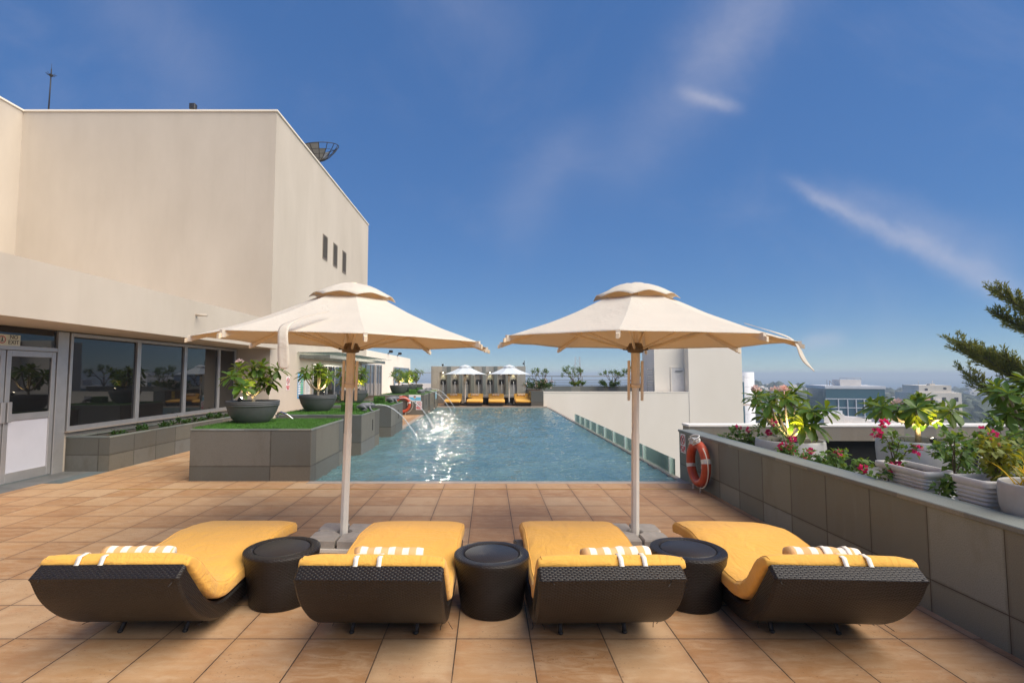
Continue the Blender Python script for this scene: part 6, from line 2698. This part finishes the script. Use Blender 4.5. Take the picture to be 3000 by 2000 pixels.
# cream residential block
o = thing('apartment_building', 'cream apartment tower behind the flat-topped plumeria', 'building', (129.3, 148, GZ), R(-15))
o.scale = (0.81, 0.81, 1.0)
hh = -1.5 - GZ
m = MB()
m.box(-7.0, 0, 0, 7.0, 14, hh - 2.1)
m.box(-5.4, 0.5, hh - 2.1, 4.4, 12, hh)
m.build('wall', MT['city_cream'], o)
m = MB()
for k in range(8):
    for x in (-5.6, -2.6, 1.2, 4.8):
        z = hh - 4.6 - k * 2.6
        m.box(x, -0.04, z, x + 1.2, -0.005, z + 1.2)
for (x, z) in ((-3.6, hh - 1.5), (2.0, hh - 1.2)):
    m.box(x, 0.45, z, x + 0.9, 0.495, z + 0.6)
m.build('window_rows', MT['city_win'], o)
m = MB()
for k in range(8):
    z = hh - 5.2 - k * 2.6
    m.box(-0.6, -0.9, z, 0.9, -0.01, z + 0.9)
m.tube([(-5.2, 1, hh), (-5.2, 1, hh + 1.4)], 0.06, 5)
m.tube([(-1.4, 1, hh), (-0.8, 1, hh + 1.3)], 0.08, 5)
m.box(-1.8, 1, hh, -0.2, 3, hh + 0.5)
m.build('balconies', MT['city_cream'], o)
# pale roof just below
o = thing('pale_rooftop', 'pale cream rooftop with a curved vault below the office block', 'building', (46.5, 64, GZ))
m = MB()
hh = -4.55 - GZ
m.box(-4.6, 0, 0, 6.2, 9, hh)
m.box(-4.2, 1, hh, -1.6, 5, hh + 1.15)
m.box(4.0, 1, hh, 5.2, 4, hh + 0.65)
m.build('wall', MT['city_white'], o)
m = MB()
m.prism([(-1.5 + 3.4 * k / 12, hh + 0.02 + 0.75 * math.sin(PI * k / 12)) for k in range(13)], 'y', 1, 6)
m.build('vault_roof', MT['city_white'], o)
m = MB()
for x in (-3.4, -2.4):
    m.box(x, 1.2, hh + 1.15, x + 0.7, 1.8, hh + 1.6)
m.build('air_units', MT['city_clad'], o)

# scattered low houses and woods out to the sea
rng = random.Random(5)
houses = []
protos = []
for k in range(3):
    h = thing('distant_house', 'small white house in the hazy city below the horizon', 'house', (0, 0, 0), 0, 'small houses of the distant city')
    m = MB()
    w_, d_, hh = (14, 12, 18)[k], (12, 14, 12)[k], (9, 7, 13)[k]
    m.box(-w_ / 2, -d_ / 2, -6, w_ / 2, d_ / 2, hh)
    m.box(-w_ / 4, -d_ / 4, hh, w_ / 5, d_ / 4, hh + 2.5)
    m.build('wall', MT[('city_white', 'city_cream', 'city_white')[k]], h)
    m = MB()
    for zz in range(int(hh // 3)):
        for q in range(3):
            x = -w_ / 2 + (q + 0.3) * w_ / 3
            m.box(x, -d_ / 2 - 0.08, 1 + zz * 3, x + w_ / 7, -d_ / 2 - 0.01, 2.4 + zz * 3)
    m.build('window_rows', MT['city_win'], h)
    protos.append(h)
n_h = 0
for k in range(170):
    if k < 70:
        y = rng.uniform(520, 720)
        x = 290 + rng.gauss(0, 75)
    elif k < 120:
        y = rng.uniform(330, 620)
        x = y * rng.uniform(0.50, 1.15)
    else:
        y = rng.uniform(480, 840)
        x = y * rng.uniform(-0.25, 1.25)
    pr = protos[k % 3]
    h = pr if k < 3 else copy_tree(pr)
    h.location = (x, y, terr(x, y))
    h.rotation_euler = (0, 0, rng.uniform(-0.6, 0.6))
    s_ = rng.uniform(0.55, 1.0)
    h.scale = (s_, s_, s_ * rng.uniform(0.7, 1.1))
m = MB()
for k in range(1500):
    y = rng.uniform(150, 850)
    x = y * rng.uniform(-0.3, 1.3)
    r0 = rng.uniform(4, 9)
    z = terr(x, y)
    c = Vector((x, y, z + r0 * 0.55))
    rg = random.Random(k)
    n_, m_ = 8, 5
    vs, fs = [], []
    for i in range(m_ + 1):
        t_ = PI * i / m_
        for q in range(n_):
            a = 2 * PI * q / n_
            f = rg.uniform(0.75, 1.2)
            vs.append((c.x + r0 * f * math.sin(t_) * math.cos(a), c.y + r0 * f * math.sin(t_) * math.sin(a), c.z + r0 * 0.8 * f * math.cos(t_)))
    for i in range(m_):
        for q in range(n_):
            q2 = (q + 1) % n_
            fs.append((i * n_ + q, (i + 1) * n_ + q, (i + 1) * n_ + q2, i * n_ + q2))
    m.add(vs, fs, 0, False)
wd = m.build('distant_woods', MT['woods'])
wd['kind'] = 'stuff'
wd['label'] = 'dark green tree cover between the houses of the distant city'

# ------------------------------------------------------------------ the air: pale even haze round the whole place
hz_m = bpy.data.materials.new('haze_air')
hz_m.use_nodes = True
nt = hz_m.node_tree
nt.nodes.clear()
ho = nt.nodes.new('ShaderNodeOutputMaterial')
pv = nt.nodes.new('ShaderNodeVolumePrincipled')
pv.inputs['Color'].default_value = (0.70, 0.83, 0.97, 1)
pv.inputs['Density'].default_value = 0.0007
pv.inputs['Anisotropy'].default_value = 0.0
nt.links.new(pv.outputs[0], ho.inputs['Volume'])
m = MB()
m.box(-5100, -700, GZ - 16, 7100, 7100, 13.5)
hb = m.build('haze', hz_m)
hb['kind'] = 'stuff'
hb['label'] = 'pale even haze in the air over the city'
